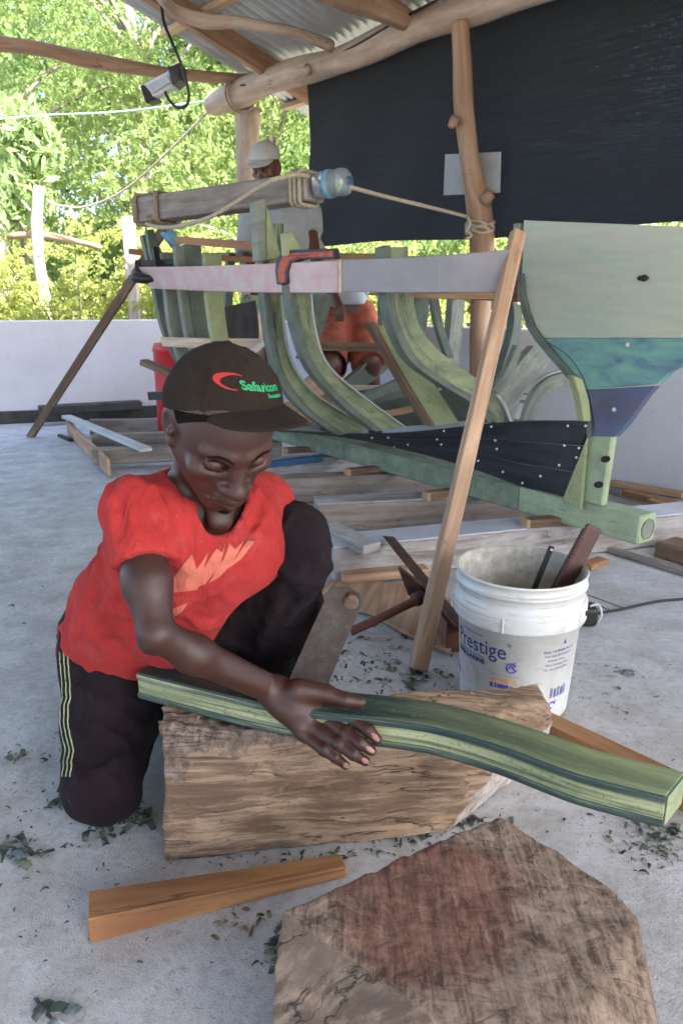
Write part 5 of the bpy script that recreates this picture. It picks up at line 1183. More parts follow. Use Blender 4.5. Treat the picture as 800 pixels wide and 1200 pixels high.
def flake(px, py, size, label, mat='chipl'):
    V = []; F = []; g0 = G(px, py)
    for k in range(7):
        v, f = shaving_geo((g0.x + R2.gauss(0, size * .18), g0.y + R2.gauss(0, size * .18)), size * R2.uniform(.4, .9), R2.uniform(.1, .5), R2.uniform(-.6, .6), R2); b = len(V); V += v; F += [tuple(b + i for i in q) for q in f]
    tag(MB().add([Vector(v) for v in V], F).build('paint_flake', MT[mat]), label, 'flake')
flake(22, 1006, .045, 'pale crumpled paint flake on the floor at the far left'); flake(75, 940, .04, 'grey-green curled flake beside the kneeling man\'s knee'); flake(733, 788, .045, 'flat grey-green flake lying alone on the floor right of the bucket')
flake(75, 1190, .04, 'grey flake at the bottom left corner of the floor'); flake(525, 963, .05, 'pale green flake at the foot of the axe-cut log end'); flake(325, 1108, .035, 'small dark green flake just left of the chopping block', 'chipg'); flake(205, 943, .03, 'green curled flakes against the left end of the log', 'chipg')
flake(703, 868, .02, 'tiny dark flake on the floor right of the bucket, nearest the batten', 'chipg')
# ---------------- kneeling man ----------------
def frame(yaw, pitch, roll=0):
    """columns: right(his), forward, up.  yaw from facing the camera (-Y) towards +X, pitch downwards"""
    f = Vector((math.sin(yaw) * math.cos(pitch), -math.cos(yaw) * math.cos(pitch), -math.sin(pitch)))
    r = f.cross(Vector((0, 0, 1))).normalized(); u = r.cross(f)
    if roll: q = Matrix.Rotation(roll, 3, f); r = q @ r; u = q @ u
    return np.array([[r.x, f.x, u.x], [r.y, f.y, u.y], [r.z, f.z, u.z]])
def hw(H, Rm, p): return A3(H) + Rm @ A3(p) * HSC
def head_ops(H, Rm, ears=True):
    ops = []
    def E(c, r, k=.02, s='+', rot=None): ops.append((s, local(ell(c, r, rot), H, Rm), k))
    def C(a, b, ra, rb, k=.015, s='+'): ops.append((s, local(cap(a, b, ra, rb), H, Rm), k))
    E((0, -.012, .035), (.073, .094, .082)); E((0, .028, .0), (.060, .062, .078), .03)
    E((0, .040, -.045), (.048, .046, .050), .03)                         # muzzle / jaw mass
    C((.050, .0, -.040), (.018, .062, -.084), .021, .020, .03); C((-.050, .0, -.040), (-.018, .062, -.084), .021, .020, .03)  # jaw line
    E((0, .072, -.088), (.021, .015, .016), .03)                         # chin
    for s in (1, -1):
        E((s * .047, .060, -.020), (.019, .018, .014), .014)              # cheek bone
        C((s * .012, .086, .022), (s * .046, .070, .024), .0092, .0070, .012)   # brow
        E((s * .032, .0800, .003), (.0195, .015, .0150), .008, '-')       # eye socket
        E((s * .0315, .0735, .001), (.0150, .0128, .0112), .003)           # lidded eye
        C((s * .019, .0845, -.0075), (s * .0445, .0765, -.0055), .0016, .0014, .002)  # lash line / lower lid
        C((s * .019, .0790, .011), (s * .045, .0730, .010), .0016, .0014, .003, '-')  # lid crease
        E((s * .0165, .094, -.037), (.0105, .011, .0095), .006)          # nostril wing
        E((s * .010, .1010, -.0475), (.0052, .0055, .0040), .003, '-')    # nostril
        C((s * .018, .093, -.044), (s * .030, .082, -.066), .0018, .0016, .006, '-')  # nasolabial fold
    C((0, .084, .014), (0, .104, -.028), .0075, .0105, .012)             # nose bridge
    E((0, .107, -.035), (.0150, .0135, .0120), .008)                      # nose tip
    E((0, .088, -.058), (.024, .014, .010), .012)
    C((-.024, .0885, -.0665), (0, .1000, -.0625), .0045, .0075, .005); C((.024, .0885, -.0665), (0, .1000, -.0625), .0045, .0075, .005)   # upper lip
    C((-.021, .087, -.0735), (0, .0975, -.0775), .0050, .0082, .005); C((.021, .087, -.0735), (0, .0975, -.0775), .0050, .0082, .005)  # lower lip
    C((-.027, .0925, -.0700), (0, .1075, -.0698), .0016, .0018, .002, '-'); C((.027, .0925, -.0700), (0, .1075, -.0698), .0016, .0018, .002, '-')  # mouth line
    if ears:
        for s in (1, -1):
            q = np.array(Matrix.Rotation(s * .35, 3, 'Z') @ Matrix.Rotation(.18, 3, 'X'))
            E((s * .075, -.010, -.002), (.008, .019, .031), .008, '+', q); E((s * .084, -.008, .004), (.007, .011, .019), .004, '-', q)
            E((s * .079, .004, -.004), (.005, .006, .008), .004); E((s * .0745, .002, -.026), (.006, .008, .009), .006)
    return ops
man = thing('person', (-.33, 1.35, 0), 'man in a faded red shirt and dark brown cap kneeling behind the log', 'person')
H1 = P(259, 497, 1.10); R1 = frame(math.radians(28), math.radians(39), math.radians(0))
hx = lambda p: hw(H1, R1, p)
SR = A3((-.322, 1.110, .657)); SL_ = A3((-.150, 1.350, .605)); ER = A3(P(183, 742, 1.00)); WR = A3(P(318, 808, 1.12))
NB_ = A3((-.235, 1.205, .655)); 
body = []
def C(a, b, ra, rb, k=.03, s='+'): body.append((s, cap(a, b, ra, rb), k))
def E(c, r, k=.03, s='+', rot=None): body.append((s, ell(c, r, rot), k))
body += head_ops(H1, R1)
C(NB_, hx((0, -.028, -.035)), .054, .050, .03)                      # neck
C(hx((.035, .0, -.055)), A3((-.20, 1.125, .635)), .013, .010, .02); C(hx((-.035, .0, -.055)), A3((-.185, 1.135, .632)), .013, .010, .02)
C(SR, SL_, .036, .036, .04); C(NB_, SR, .036, .030, .03); C(NB_, SL_, .036, .030, .03)

C((-.29, 1.20, .57), (-.19, 1.25, .56), .086, .078, .04)             # chest
C((-.26, 1.22, .56), (-.40, 1.37, .38), .095, .095, .06); C((-.45, 1.44, .29), (-.36, 1.50, .30), .10, .10, .06)
# legs under the trousers
KR = A3((-.452, 1.205, .095)); KL = A3(P(341, 639, 1.30)); AL = A3((-.135, 1.50, .10)); AR = A3((-.47, 1.62, .06))
C((-.47, 1.42, .27), KR, .085, .055, .04); C(KR, AR, .050, .035, .03); C((-.36, 1.50, .30), KL, .085, .055, .04); C(KL, AL, .05, .036, .03)
C(AL, (-.08, 1.40, .035), .032, .024, .02); C(AR, (-.47, 1.70, .04), .03, .025, .02)
# right arm
C(SR, SR + (ER - SR) * .6, .034, .0345, .03); C(SR + (ER - SR) * .6, ER, .0345, .0265, .02); fm = ER + (WR - ER) * .30 + A3((0, 0, -.004))
C(ER, fm, .0265, .0280, .010); C(fm, WR, .0280, .0235, .02); C(ER + A3((-.004, -.002, -.010)), ER + A3((-.010, -.003, -.016)), .016, .014, .012)
# hidden left arm reaching behind the knee
EL = A3((-.065, 1.50, .43)); WL = A3(P(352, 728, 1.60))
C(SL_, EL, .042, .034, .03); C(EL, WL, .032, .022, .02)
# right hand
zt = .327
MC = [A3(P(382, 820, 1.122)), A3(P(374, 836, 1.102)), A3(P(365, 849, 1.086)), A3(P(355, 860, 1.076))]
FG = [[P(382, 820, 1.122), P(415, 844, 1.076), P(432, 856, 1.050), P(442, 867, 1.040)],
      [P(374, 836, 1.102), P(406, 860, 1.056), P(422, 871, 1.034), P(435, 880, 1.032)],
      [P(365, 849, 1.086), P(397, 872, 1.044), P(414, 884, 1.030), P(428, 892, 1.034)],
      [P(355, 860, 1.076), P(380, 879, 1.044), P(393, 888, 1.034), P(405, 897, 1.040)]]
FR = [.0110, .0112, .0106, .0095]
hand_c = WR
for i, mc in enumerate(MC):
    C(WR + (mc - WR) * .12, mc, .0195, .0125, .018)
E(WR * .45 + (MC[1] + MC[2]) * .275, (.036, .026, .019), .025)
tendons = [cap(WR + (mc - WR) * .25 + A3((0, -.006, .011)), mc + A3((0, -.004, .005)), .0030, .0040) for mc in MC]
for f in tendons: body.append(('+', f, .010))
for (pts, r) in zip(FG, FR):
    a, b, c, d = [A3(q) for q in pts]
    C(a, b, r * 1.12, r * .98, .006); C(b, c, r * 1.02, r * .88, .004); C(c, d, r * .90, r * .74, .004)
    C(b, b + A3((0, -.001, .002)), r * 1.06, r * 1.0, .004)
T = [A3(P(344, 806, 1.145)), A3(P(376, 808, 1.158)), A3(P(401, 816, 1.140)), A3(P(421, 822, 1.125))]
for i in range(4): T[i][2] = max(T[i][2], (.345, .342, .336, .333)[i])
T = [A3(onplane(px, py, (0, 0, z), Vector((0, 0, 1)))) for (px, py), z in zip(((350, 808), (383, 813), (405, 820), (422, 823)), (.350, .343, .337, .333))]
C(T[0], T[1], .019, .0145, .018); C(T[1], T[2], .0140, .0122, .006); C(T[2], T[3], .0122, .0098, .004)
# veins on the forearm
for (f0, f1, o0, o1) in ((.25, .75, (-.004, -.026, .018), (.004, -.016, .014)), (.45, .98, (0, -.020, .024), (0, -.012, .015)), (.6, 1.0, (0, -.028, .004), (0, -.019, .007))):
    C(ER + (WR - ER) * f0 + A3(o0), ER + (WR - ER) * f1 + A3(o1), .0026, .0026, .007)
# left hand, curled beside the shin
LH = A3(P(349, 742, 1.58))
C(WL, LH, .022, .026, .02)
for k in range(4):
    p0 = LH + A3((.004 - .002 * k, -.018, .012 - k * .018)); C(p0, p0 + A3((.022, -.012, -.006)), .0098, .009, .006); C(p0 + A3((.022, -.012, -.006)), p0 + A3((.026, .012, -.012)), .009, .008, .004)
C(LH + A3((-.008, -.02, .016)), LH + A3((.018, -.034, -.010)), .011, .009, .008)
V, F = surf(body, (-.66, .90, -.02), (.12, 1.82, .98), .0021)
np_mesh('body', V, F, MT['skin'], man)
BV = bvh_of(V, F)
# finger nails
def nail(tip, prev, r, up, name='fingernail'):
    tip, prev = Vector(tip), Vector(prev); d = (tip - prev).normalized(); upv = Vector(up); upv = (upv - d * upv.dot(d)).normalized(); sd = d.cross(upv)
    m = MB(); V = []; F = []
    for i in range(6):
        for j in range(5):
            t = i / 5; s = (j - 2) / 2; wv = 1 - .35 * abs(2 * t - 1) ** 3
            V.append(tip + d * (t * r * 1.7 - r * 1.35) + sd * (s * r * .60 * wv) + upv * (r * (1.0 - .34 * s * s) - .08 * r * t * t * 2 + .0002))
    for i in range(5):
        for j in range(4): F.append((i * 5 + j, i * 5 + j + 1, i * 5 + j + 6, i * 5 + j + 5))
    m.add(V, F); return m.build(name, MT['nail'], man, smooth=True)
for (pts, r) in zip(FG, FR): nail(pts[3], pts[2], r * .86, (.0, -.80, .60))
nail(T[3], T[2], .0095, (.1, -.55, .8))
# brows and small beard laid on the face
def facedecal(pts, name, mat, w0): 
    polys = []
    n = len(pts); vs = []; fs = []
    for i, (x, z) in enumerate(pts):
        ww = w0 * (1 - .6 * abs(2 * i / (n - 1) - 1)); vs += [(x, z - ww), (x, z + ww)]
    for i in range(n - 1): fs.append((2 * i, 2 * i + 2, 2 * i + 3, 2 * i + 1))
    return decal([(vs, fs)], BV, Vector(hx((0, .16, 0))), Vector(R1[:, 0]) * HSC, Vector(R1[:, 2]) * HSC, -Vector(R1[:, 1]), name, mat, man, .0009, .004)
for s in (1, -1): facedecal([(s * .013, .022), (s * .022, .0265), (s * .034, .028), (s * .048, .0225)], 'eyebrow', MT['hair'], .0030)
for s in (1, -1): facedecal([(s * .019, -.0068), (s * .026, -.0092), (s * .036, -.0092), (s * .045, -.0055)], 'eyelashes', MT['hair'], .0020)
V2, F2 = surf([('+', local(ell((0, .083, -.097), (.0165, .0125, .0125)), H1, R1), .01)], A3(hx((0, .07, -.10))) - .04, A3(hx((0, .07, -.10))) + .04, .0022, lambda p: vnoise(p, 260, 4) * .004)
np_mesh('beard', V2, F2, MT['hair'], man)
# ---- cap ----
Rc = R1 @ np.array(Matrix.Rotation(math.radians(14), 3, 'Z')) @ np.array(Matrix.Rotation(math.radians(-10), 3, 'Y')) @ np.array(Matrix.Rotation(math.radians(27), 3, 'X'))
# head-local: his left is -x; turn the cap towards the viewer's right
crown = ell((0, .004, .034), (.082, .098, .089)); capcut = lambda p: -half((0, 0, .032), (0, -.18, 1))(p)
ops = [('+', local(crown, H1, Rc), .01), ('+', local(cap((-.055, -.02, .04), (.055, -.02, .04), .022, .022), H1, Rc), .03), ('*', local(capcut, H1, Rc), .003)]
for a_ in range(6):
    an = math.radians(30 + 60 * a_); ca, sa = math.cos(an), math.sin(an)
    pts = [(ca * .0825 * math.sin(t), .004 + sa * .0985 * math.sin(t), .034 + .0895 * math.cos(t)) for t in np.linspace(.1, 1.5, 7)]
    for i in range(6): ops.insert(2, ('+', local(cap(pts[i], pts[i + 1], .0014, .0014), H1, Rc), .004))
V3, F3 = surf(ops, A3(H1) - .20, A3(H1) + .20, .0032, lambda p: vnoise(p, 32, 21) * .0022)
capo = np_mesh('cap', V3, F3, MT['capbrown'], man); CV = bvh_of(V3, F3)
hc = lambda p: Vector(hw(H1, Rc, p))
m = MB(); m.lathe(hc((0, .004, .122)), [(0, .006), (.005, .005), (.007, .001), (.0072, -.004)], 12); m.build('cap_button', MT['capbrown'], man, smooth=True)
# bill
V = []; F = []; NU, NV = 24, 12
for k in (0, 1):
    for i in range(NU + 1):
        u = -1 + 2 * i / NU; th = u * .98
        bx, by = math.sin(th) * .079, .004 + math.cos(th) * .0955; 
        for j in range(NV + 1):
            v = j / NV; ln = .064 * math.sqrt(max(0, 1 - abs(u) ** 2.6)) + .003
            x = bx + math.sin(th) * .006 * v; y = by + ln * v
            z = .032 + .18 * by + .003 - .06 * ln * v - .016 * (x / .085) ** 2 * v - (.0032 if k else 0)
            V.append(hc((x, y, z)))
nn_ = (NU + 1) * (NV + 1)
for i in range(NU):
    for j in range(NV):
        a = i * (NV + 1) + j; F.append((a, a + NV + 1, a + NV + 2, a + 1)); F.append((nn_ + a, nn_ + a + 1, nn_ + a + NV + 2, nn_ + a + NV + 1))
for i in range(NU): a = i * (NV + 1) + NV; F.append((a, a + NV + 1, nn_ + a + NV + 1, nn_ + a))
MB().add(V, F).build('cap_bill', MT['capbrown'], man, smooth=True)
# embroidered lettering: front of the crown
def on_cap(polys, name, mat): 
    th = math.radians(CAPTH); U = Vector(Rc @ A3((-math.cos(th), -math.sin(th), 0))).normalized(); Dn = -Vector(Rc @ A3((-math.sin(th), math.cos(th), 0))).normalized()
    W = Vector(Rc @ A3((0, 0, 1))).normalized(); q = 4
    W = (W + Dn * -.0).normalized(); a_ = math.radians(CAPROT); U2 = U * math.cos(a_) + W * math.sin(a_); W2 = W * math.cos(a_) - U * math.sin(a_)
    O = hc((0, 0, CAPZ)) - Dn * .15
    return decal(polys, CV, O, U2, W2, Dn, name, mat, man, .0012, .003)
CAPTH, CAPROT, CAPZ = 12, -6, .078
sh = lambda tp, dx, dy, s=1: ([(x * s + dx, y * s + dy) for x, y in tp[0]], tp[1])
on_cap([sh(text_polys('Safaricom', .0150, .0005), -.044, -.004)], 'cap_lettering', MT['capgreen'])
on_cap([sh(text_polys('Foundation', .0070, .0003), -.012, -.0125)], 'cap_lettering', MT['capgreen'])
vs = []; fs = []
for i in range(25):
    a = math.radians(60 + 225 * i / 24); w_ = .0005 + .0016 * math.sin(math.pi * i / 24) ** 1.5; r = .0100
    x = -.048 + 1.25 * r * math.cos(a) + .45 * r * math.sin(a); y = .0035 + .95 * r * math.sin(a); nx, ny = math.cos(a), math.sin(a); vs += [(x - nx * w_, y - ny * w_), (x + nx * w_, y + ny * w_)]
for i in range(24): fs.append((2 * i, 2 * i + 1, 2 * i + 3, 2 * i + 2))
on_cap([(vs, fs)], 'cap_swoosh', MT['capred'])

# cropped hair between cap and ear
V2, F2 = surf([('+', local(ell((0, -.012, .035), (.0755, .0965, .084)), H1, R1), .01), ('-', lambda p: np.maximum(local(crown, H1, Rc)(p) - .003, local(capcut, H1, Rc)(p)), .002), ('-', local(half((0, 0, -.016), (0, .35, 1)), H1, R1), .004), ('-', local(lambda p: -half((0, .046, 0), (0, 1, -.35))(p), H1, R1), .004)],
              A3(H1) - .16, A3(H1) + .16, .004)
np_mesh('hair', V2, F2, MT['hair'], man)
# ---- shirt ----
sh_ops = []
def Cs(a, b, ra, rb, k=.03, s='+'): sh_ops.append((s, cap(a, b, ra, rb), k))
Cs(SR, SL_, .046, .048, .05); Cs(NB_, SR, .045, .044, .04); Cs(NB_, SL_, .046, .05, .04)
Cs((-.29, 1.20, .57), (-.19, 1.25, .56), .102, .094, .06); Cs((-.26, 1.22, .56), (-.40, 1.36, .38), .108, .118, .06); Cs((-.40, 1.36, .38), (-.455, 1.43, .26), .126, .142, .05)
Cs((-.32, 1.18, .60), (-.39, 1.30, .44), .060, .060, .05)     # back of the shoulder
Cs((-.22, 1.16, .56), (-.31, 1.23, .40), .055, .075, .05)     # front, hanging loose
up_ = (ER - SR) / np.linalg.norm(ER - SR); hem = SR + (ER - SR) * .44
slv = both(cap(SR, SR + (ER - SR) * .6, .044, .050), half(hem, up_)); sh_ops.append(('+', slv, .012))
upl = (EL - SL_) / np.linalg.norm(EL - SL_); sh_ops.append(('+', both(cap(SL_, SL_ + (EL - SL_) * .7, .056, .056), half(SL_ + (EL - SL_) * .5, upl)), .012))
# folds
def evalops(ops, p):
    d = None
    for sg, f, k in ops:
        x = f(p)
        if sg == '+':
            if d is None: d = x; continue
            hh = np.maximum(k - np.abs(d - x), 0) / k; d = np.minimum(d, x) - hh * hh * k * .25
        else:
            x = -x if sg == '-' else x; d = np.maximum(d, x)
    return d
def tracefold(ops, x0, y0, x1, y1, r, k=.016, n=5, deep=.35):
    pts = []
    for i in range(n):
        t = i / (n - 1); dv = A3(ray(x0 + (x1 - x0) * t, y0 + (y1 - y0) * t)); dv /= np.linalg.norm(dv)
        q = A3(CAM) + np.linspace(.8, 2.2, 700)[:, None] * dv; d = evalops(ops, q); w_ = np.where(d < 0)[0]
        if len(w_): pts.append(q[w_[0]] + dv * r * deep)
    return [('+', cap(a, b, r, r), k) for a, b in zip(pts[:-1], pts[1:])]
def P3(px, py, Y): return A3(P(px, py, Y))
fl_ = []
for q in ((208, 545, 243, 640, .006), (196, 555, 222, 700, .006), (180, 575, 205, 650, .005), (232, 640, 205, 730, .007), (118, 660, 88, 745, .007), (135, 690, 110, 750, .007), (300, 575, 262, 650, .006), (315, 590, 285, 655, .005),
          (150, 560, 160, 640, .004), (128, 570, 138, 640, .004), (72, 735, 145, 742, .006), (95, 700, 150, 720, .006), (240, 650, 280, 645, .005), (170, 545, 140, 580, .004)): fl_ += tracefold(sh_ops, *q)
sh_ops += fl_
# neck opening
sh_ops.append(('-', cap(A3(hx((0, -.03, -.03))), NB_ + A3((.008, -.02, -.002)), .060, .061), .004))
VP = A3(P(259, 622, 1.10)); sh_ops.append(('-', cap(NB_ + A3((.018, -.045, -.005)), VP + A3((0, 0, .004)), .056, .014), .006))
sh_ops.append(('*', half((-.45, 1.45, .295), (0, .30, -1)), .004))
hp = A3((-.45, 1.45, .27))
def ridges(p, s, seed, ang=0.0, an=.35):
    q = np.stack([p[:, 0] * math.cos(ang) + p[:, 2] * math.sin(ang), p[:, 1], (p[:, 2] * math.cos(ang) - p[:, 0] * math.sin(ang)) * an], 1)
    q = q + vnoise(p, 6, seed + 7)[:, None] * .06
    return np.minimum(np.abs(vnoise(q, s, seed)) * 3, .55)
def shirt_noise(p):
    m_ = np.clip(vnoise(p, 7, 35) * 2.4 + .5, 0, 1)
    return vnoise(p * np.array([1, 1, .45]), 15, 31) * .006 + (ridges(p, 17, 32, .35) - .25) * (.004 + .010 * m_) + (ridges(p, 34, 33, -.3) - .25) * .0035 * (1 - m_)
V, F = surf(sh_ops, (-.68, .98, .20), (.02, 1.66, .80), .0034, shirt_noise, marg=.02)
np_mesh('shirt', V, F, MT['red'], man); SV = bvh_of(V, F)
# neckband and sleeve hem as real stitched edges
def ringline(fn_pts, name, r, mat):
    m = MB(); m.tube(fn_pts, r, 6, cap=False); return m.build(name, mat, man, smooth=True)
pr = []
prints = [[(197, 688), (226, 652), (231, 668), (243, 650), (232, 690), (208, 693)], [(226, 690), (240, 664), (252, 646), (258, 650), (262, 640), (256, 664), (240, 684)], [(244, 683), (262, 652), (266, 640), (272, 646), (283, 636), (270, 660), (256, 676)], [(264, 668), (284, 640), (288, 636), (295, 637), (280, 656)], [(197, 692), (204, 688), (202, 700), (197, 706)], [(203, 712), (222, 704), (214, 716), (203, 722)]]
PO = P(240, 680, 1.15); UU = Vector((1, 0, 0)); sc_p = (PO - CAM).length / FL * 1.0
polys = []
for pg in prints: polys.append(([((x - 240) * sc_p, -(y - 680) * sc_p) for x, y in pg], [tuple(range(len(pg)))]))
fw = (PO - CAM).normalized(); rt = Vector((1, 0, 0)); upp = rt.cross(fw).normalized()
decal(polys, SV, PO - fw * .1, rt, upp, fw, 'shirt_print', MT['print'], man, .0012, .006)

# ---- trousers ----
tr = []
def Ct(a, b, ra, rb, k=.04, s='+'): tr.append((s, cap(a, b, ra, rb), k))
HRp = A3((-.475, 1.42, .27)); HLp = A3((-.36, 1.50, .30))
Ct(HRp, HLp, .115, .115, .05); Ct(HRp, KR, .108, .072, .05); Ct(KR, (-.47, 1.50, .09), .070, .062, .03); Ct((-.47, 1.5, .09), AR, .062, .055, .03)
Ct(HLp, KL, .112, .070, .05); Ct(KL, (KL + AL) / 2, .070, .074, .04); Ct((KL + AL) / 2, AL + A3((0, 0, .03)), .074, .058, .03)
Ct((-.36, 1.50, .28), (-.22, 1.50, .18), .11, .09, .06); Ct((-.30, 1.42, .32), (-.18, 1.46, .28), .09, .08, .05); Ct((-.44, 1.30, .2), (-.40, 1.48, .2), .08, .1, .05)
fl_ = []
for q in ((388, 640, 320, 690, .006), (385, 665, 330, 730, .007), (300, 650, 250, 715, .007), (345, 600, 310, 640, .005), (330, 690, 300, 770, .008), (275, 665, 232, 715, .007), (75, 775, 160, 800, .006), (80, 800, 165, 850, .005),
          (85, 930, 150, 880, .006), (70, 870, 105, 930, .005), (150, 765, 205, 800, .008), (90, 765, 130, 770, .005), (310, 640, 360, 700, .005), (215, 740, 290, 760, .006), (95, 840, 150, 870, .004)): fl_ += tracefold(tr, *q, k=.020)
tr += fl_
tr.append(('-', half((0, 0, .012), (0, 0, 1)), .004))
def trn(p):
    m_ = np.clip(vnoise(p, 7, 45) * 2.4 + .5, 0, 1)
    return vnoise(p * np.array([1, 1, .6]), 13, 41) * .010 + (ridges(p, 13, 42, 1.1, .4) - .25) * (.005 + .012 * m_) + (ridges(p, 28, 43, .3) - .25) * .004
V, F = surf(tr, (-.70, 1.06, -.02), (.10, 1.84, .62), .0042, trn, marg=.02)
np_mesh('trousers', V, F, MT['trouser'], man); TV = bvh_of(V, F)
for k in range(3):
    pts = []
    for j in range(34):
        t = j / 33; py = 764 + 146 * t; x = 50.0
        for _ in range(60):
            if TV.ray_cast(CAM, ray(x, py).normalized(), 3.0)[0] is not None: break
            x += .8
        x += 2.5 + k * 4.6 + 1.6 * math.sin(t * 9 + .6); dv = ray(x, py).normalized(); hit = TV.ray_cast(CAM, dv, 3.0)
        if hit[0] is not None:
            if not pts or (hit[0] - pts[-1]).length < .06: pts.append(hit[0] - dv * .0004)
    if len(pts) > 4:
        m = MB(); m.tube(pts, .0016, 6); m.build('side_stripe', MT['lime'], man, smooth=True)

# ---------------- standing man behind the boat ----------------
man2 = thing('person', (P(395, 440, 4.95).x, 4.95, 0), 'man in a grey shirt, pale cap and orange shorts standing behind the boat frame', 'person')
Y2 = 4.85; H2 = P(312, 196, Y2 - .16); R2m = frame(math.radians(-20), math.radians(24)); S2 = 1.04
b2 = []
def sc_ops(ops, H, s):
    H = A3(H); return [(a, (lambda f: (lambda p: f(H + (p - H) / s) * s))(f), k * s) for a, f, k in ops]
b2 += sc_ops(head_ops(H2, R2m), H2, S2)
def C2(a, b, ra, rb, k=.04): b2.append(('+', cap(a, b, ra, rb), k))
nk = A3(P(322, 232, Y2)); s1 = A3(P(296, 262, Y2)); s2 = A3(P(359, 250, Y2)); pel = A3(P(405, 362, Y2 + .1)); ch = A3(P(330, 275, Y2))
C2(nk, hw(H2, R2m, (0, -.03, -.04)), .062, .058); C2(s1, s2, .05, .05, .06); C2(nk, ch, .07, .10, .06); C2(ch, pel, .13, .13, .1)
e2 = A3(P(368, 300, Y2 - .10)); h2 = A3(P(398, 362, Y2 - .42)); C2(s2, e2, .05, .042, .03); C2(e2, h2, .040, .030, .03)
for k in range(4): C2(h2 + A3((.012 * k - .02, 0, 0)), h2 + A3((.014 * k - .024, -.03, -.06)), .013, .010, .008)
C2(h2 + A3((-.02, -.01, 0)), h2 + A3((-.05, -.03, -.03)), .014, .010, .01)
e3 = A3(P(290, 305, Y2 - .08)); h3 = A3(P(300, 338, Y2 - .35)); C2(s1, e3, .05, .042, .03); C2(e3, h3, .040, .030, .03)
for k in range(4): C2(h3 + A3((.012 * k - .02, 0, 0)), h3 + A3((.014 * k - .02, -.05, -.03)), .013, .010, .008)
hipA = pel + A3((-.06, 0, -.05)); hipB = pel + A3((.08, 0, -.05)); knA = A3(P(386, 428, Y2 - .32)); knB = A3(P(432, 424, Y2 - .18))
C2(hipA, knA, .10, .07); C2(knA, A3((knA[0] - .02, knA[1] + .22, .08)), .065, .045); C2(hipB, knB, .10, .07); C2(knB, A3((knB[0] + .06, knB[1] + .22, .08)), .065, .045)
C2(A3((knA[0] - .02, knA[1] + .22, .05)), A3((knA[0] - .04, knA[1] + .02, .03)), .045, .03); C2(A3((knB[0] + .06, knB[1] + .22, .05)), A3((knB[0] + .05, knB[1] + .02, .03)), .045, .03)
V, F = surf(b2, (-1.15, 4.2, -.02), (.65, 5.35, 2.1), .0065); np_mesh('body', V, F, MT['skin2'], man2)
sh2 = [('+', cap(s1, s2, .075, .075), .06), ('+', cap(nk, ch, .085, .125), .06), ('+', cap(ch, pel, .155, .16), .1), ('+', both(cap(s2, e2, .080, .075), half(s2 + (e2 - s2) * .45, e2 - s2)), .02), ('+', both(cap(s1, e3, .080, .075), half(s1 + (e3 - s1) * .85, e3 - s1)), .02),
       ('-', cap(nk + A3((0, 0, .06)), nk + A3((.01, -.12, -.07)), .075, .02), .01), ('*', half(pel + A3((0, 0, .02)), (0, 0, -1)), .01)]
V, F = surf(sh2, (-1.15, 4.3, .5), (.65, 5.35, 1.9), .008, lambda p: vnoise(p * np.array([1, 1, .5]), 11, 51) * .035); np_mesh('shirt', V, F, MT['cloth'], man2)
kmidA = hipA + (knA - hipA) * 1.08; kmidB = hipB + (knB - hipB) * 1.05
st = [('+', both(cap(hipA, knA, .11, .10), half(kmidA, knA - hipA)), .04), ('+', both(cap(hipB, knB, .10, .11), half(kmidB, knB - hipB)), .04), ('+', cap(hipA, hipB, .115, .115), .05)]
V, F = surf(st, (-.6, 4.5, .3), (.7, 5.35, 1.3), .009, lambda p: vnoise(p * np.array([1, 1, .5]), 10, 52) * .03); np_mesh('shorts', V, F, MT['shorts'], man2)
cp2 = sc_ops([('+', local(ell((0, -.004, .05), (.086, .104, .086)), H2, R2m), .01), ('*', local(lambda p: -half((0, .08, .058), (0, -.25, 1))(p), H2, R2m), .003)], H2, S2)
V, F = surf(cp2, A3(H2) - .3, A3(H2) + .3, .006); np_mesh('cap', V, F, MT['capgrey'], man2)
V = []; F = []
hc2 = lambda p: Vector(hw(H2, R2m, A3(p) * S2))
for k in (0, 1):
    for i in range(13):
        u = -1 + 2 * i / 12; th = u * 1.05; bx, by = math.sin(th) * .085, math.cos(th) * .10
        for j in range(7):
            v = j / 6; ln = .070 * math.sqrt(max(0, 1 - abs(u) ** 2.6)) + .002; V.append(hc2((bx, by + ln * v, .064 - .05 * ln * v / .07 * .3 - .02 * (bx / .085) ** 2 - .005 * k)))
for i in range(12):
    for j in range(6):
        a = i * 7 + j; F.append((a, a + 7, a + 8, a + 1)); F.append((91 + a, 92 + a, 99 + a, 98 + a))
for i in range(12): a = i * 7 + 6; F.append((a, a + 7, 98 + a, 91 + a))
MB().add(V, F).build('cap_bill', MT['capgrey'], man2, smooth=True)
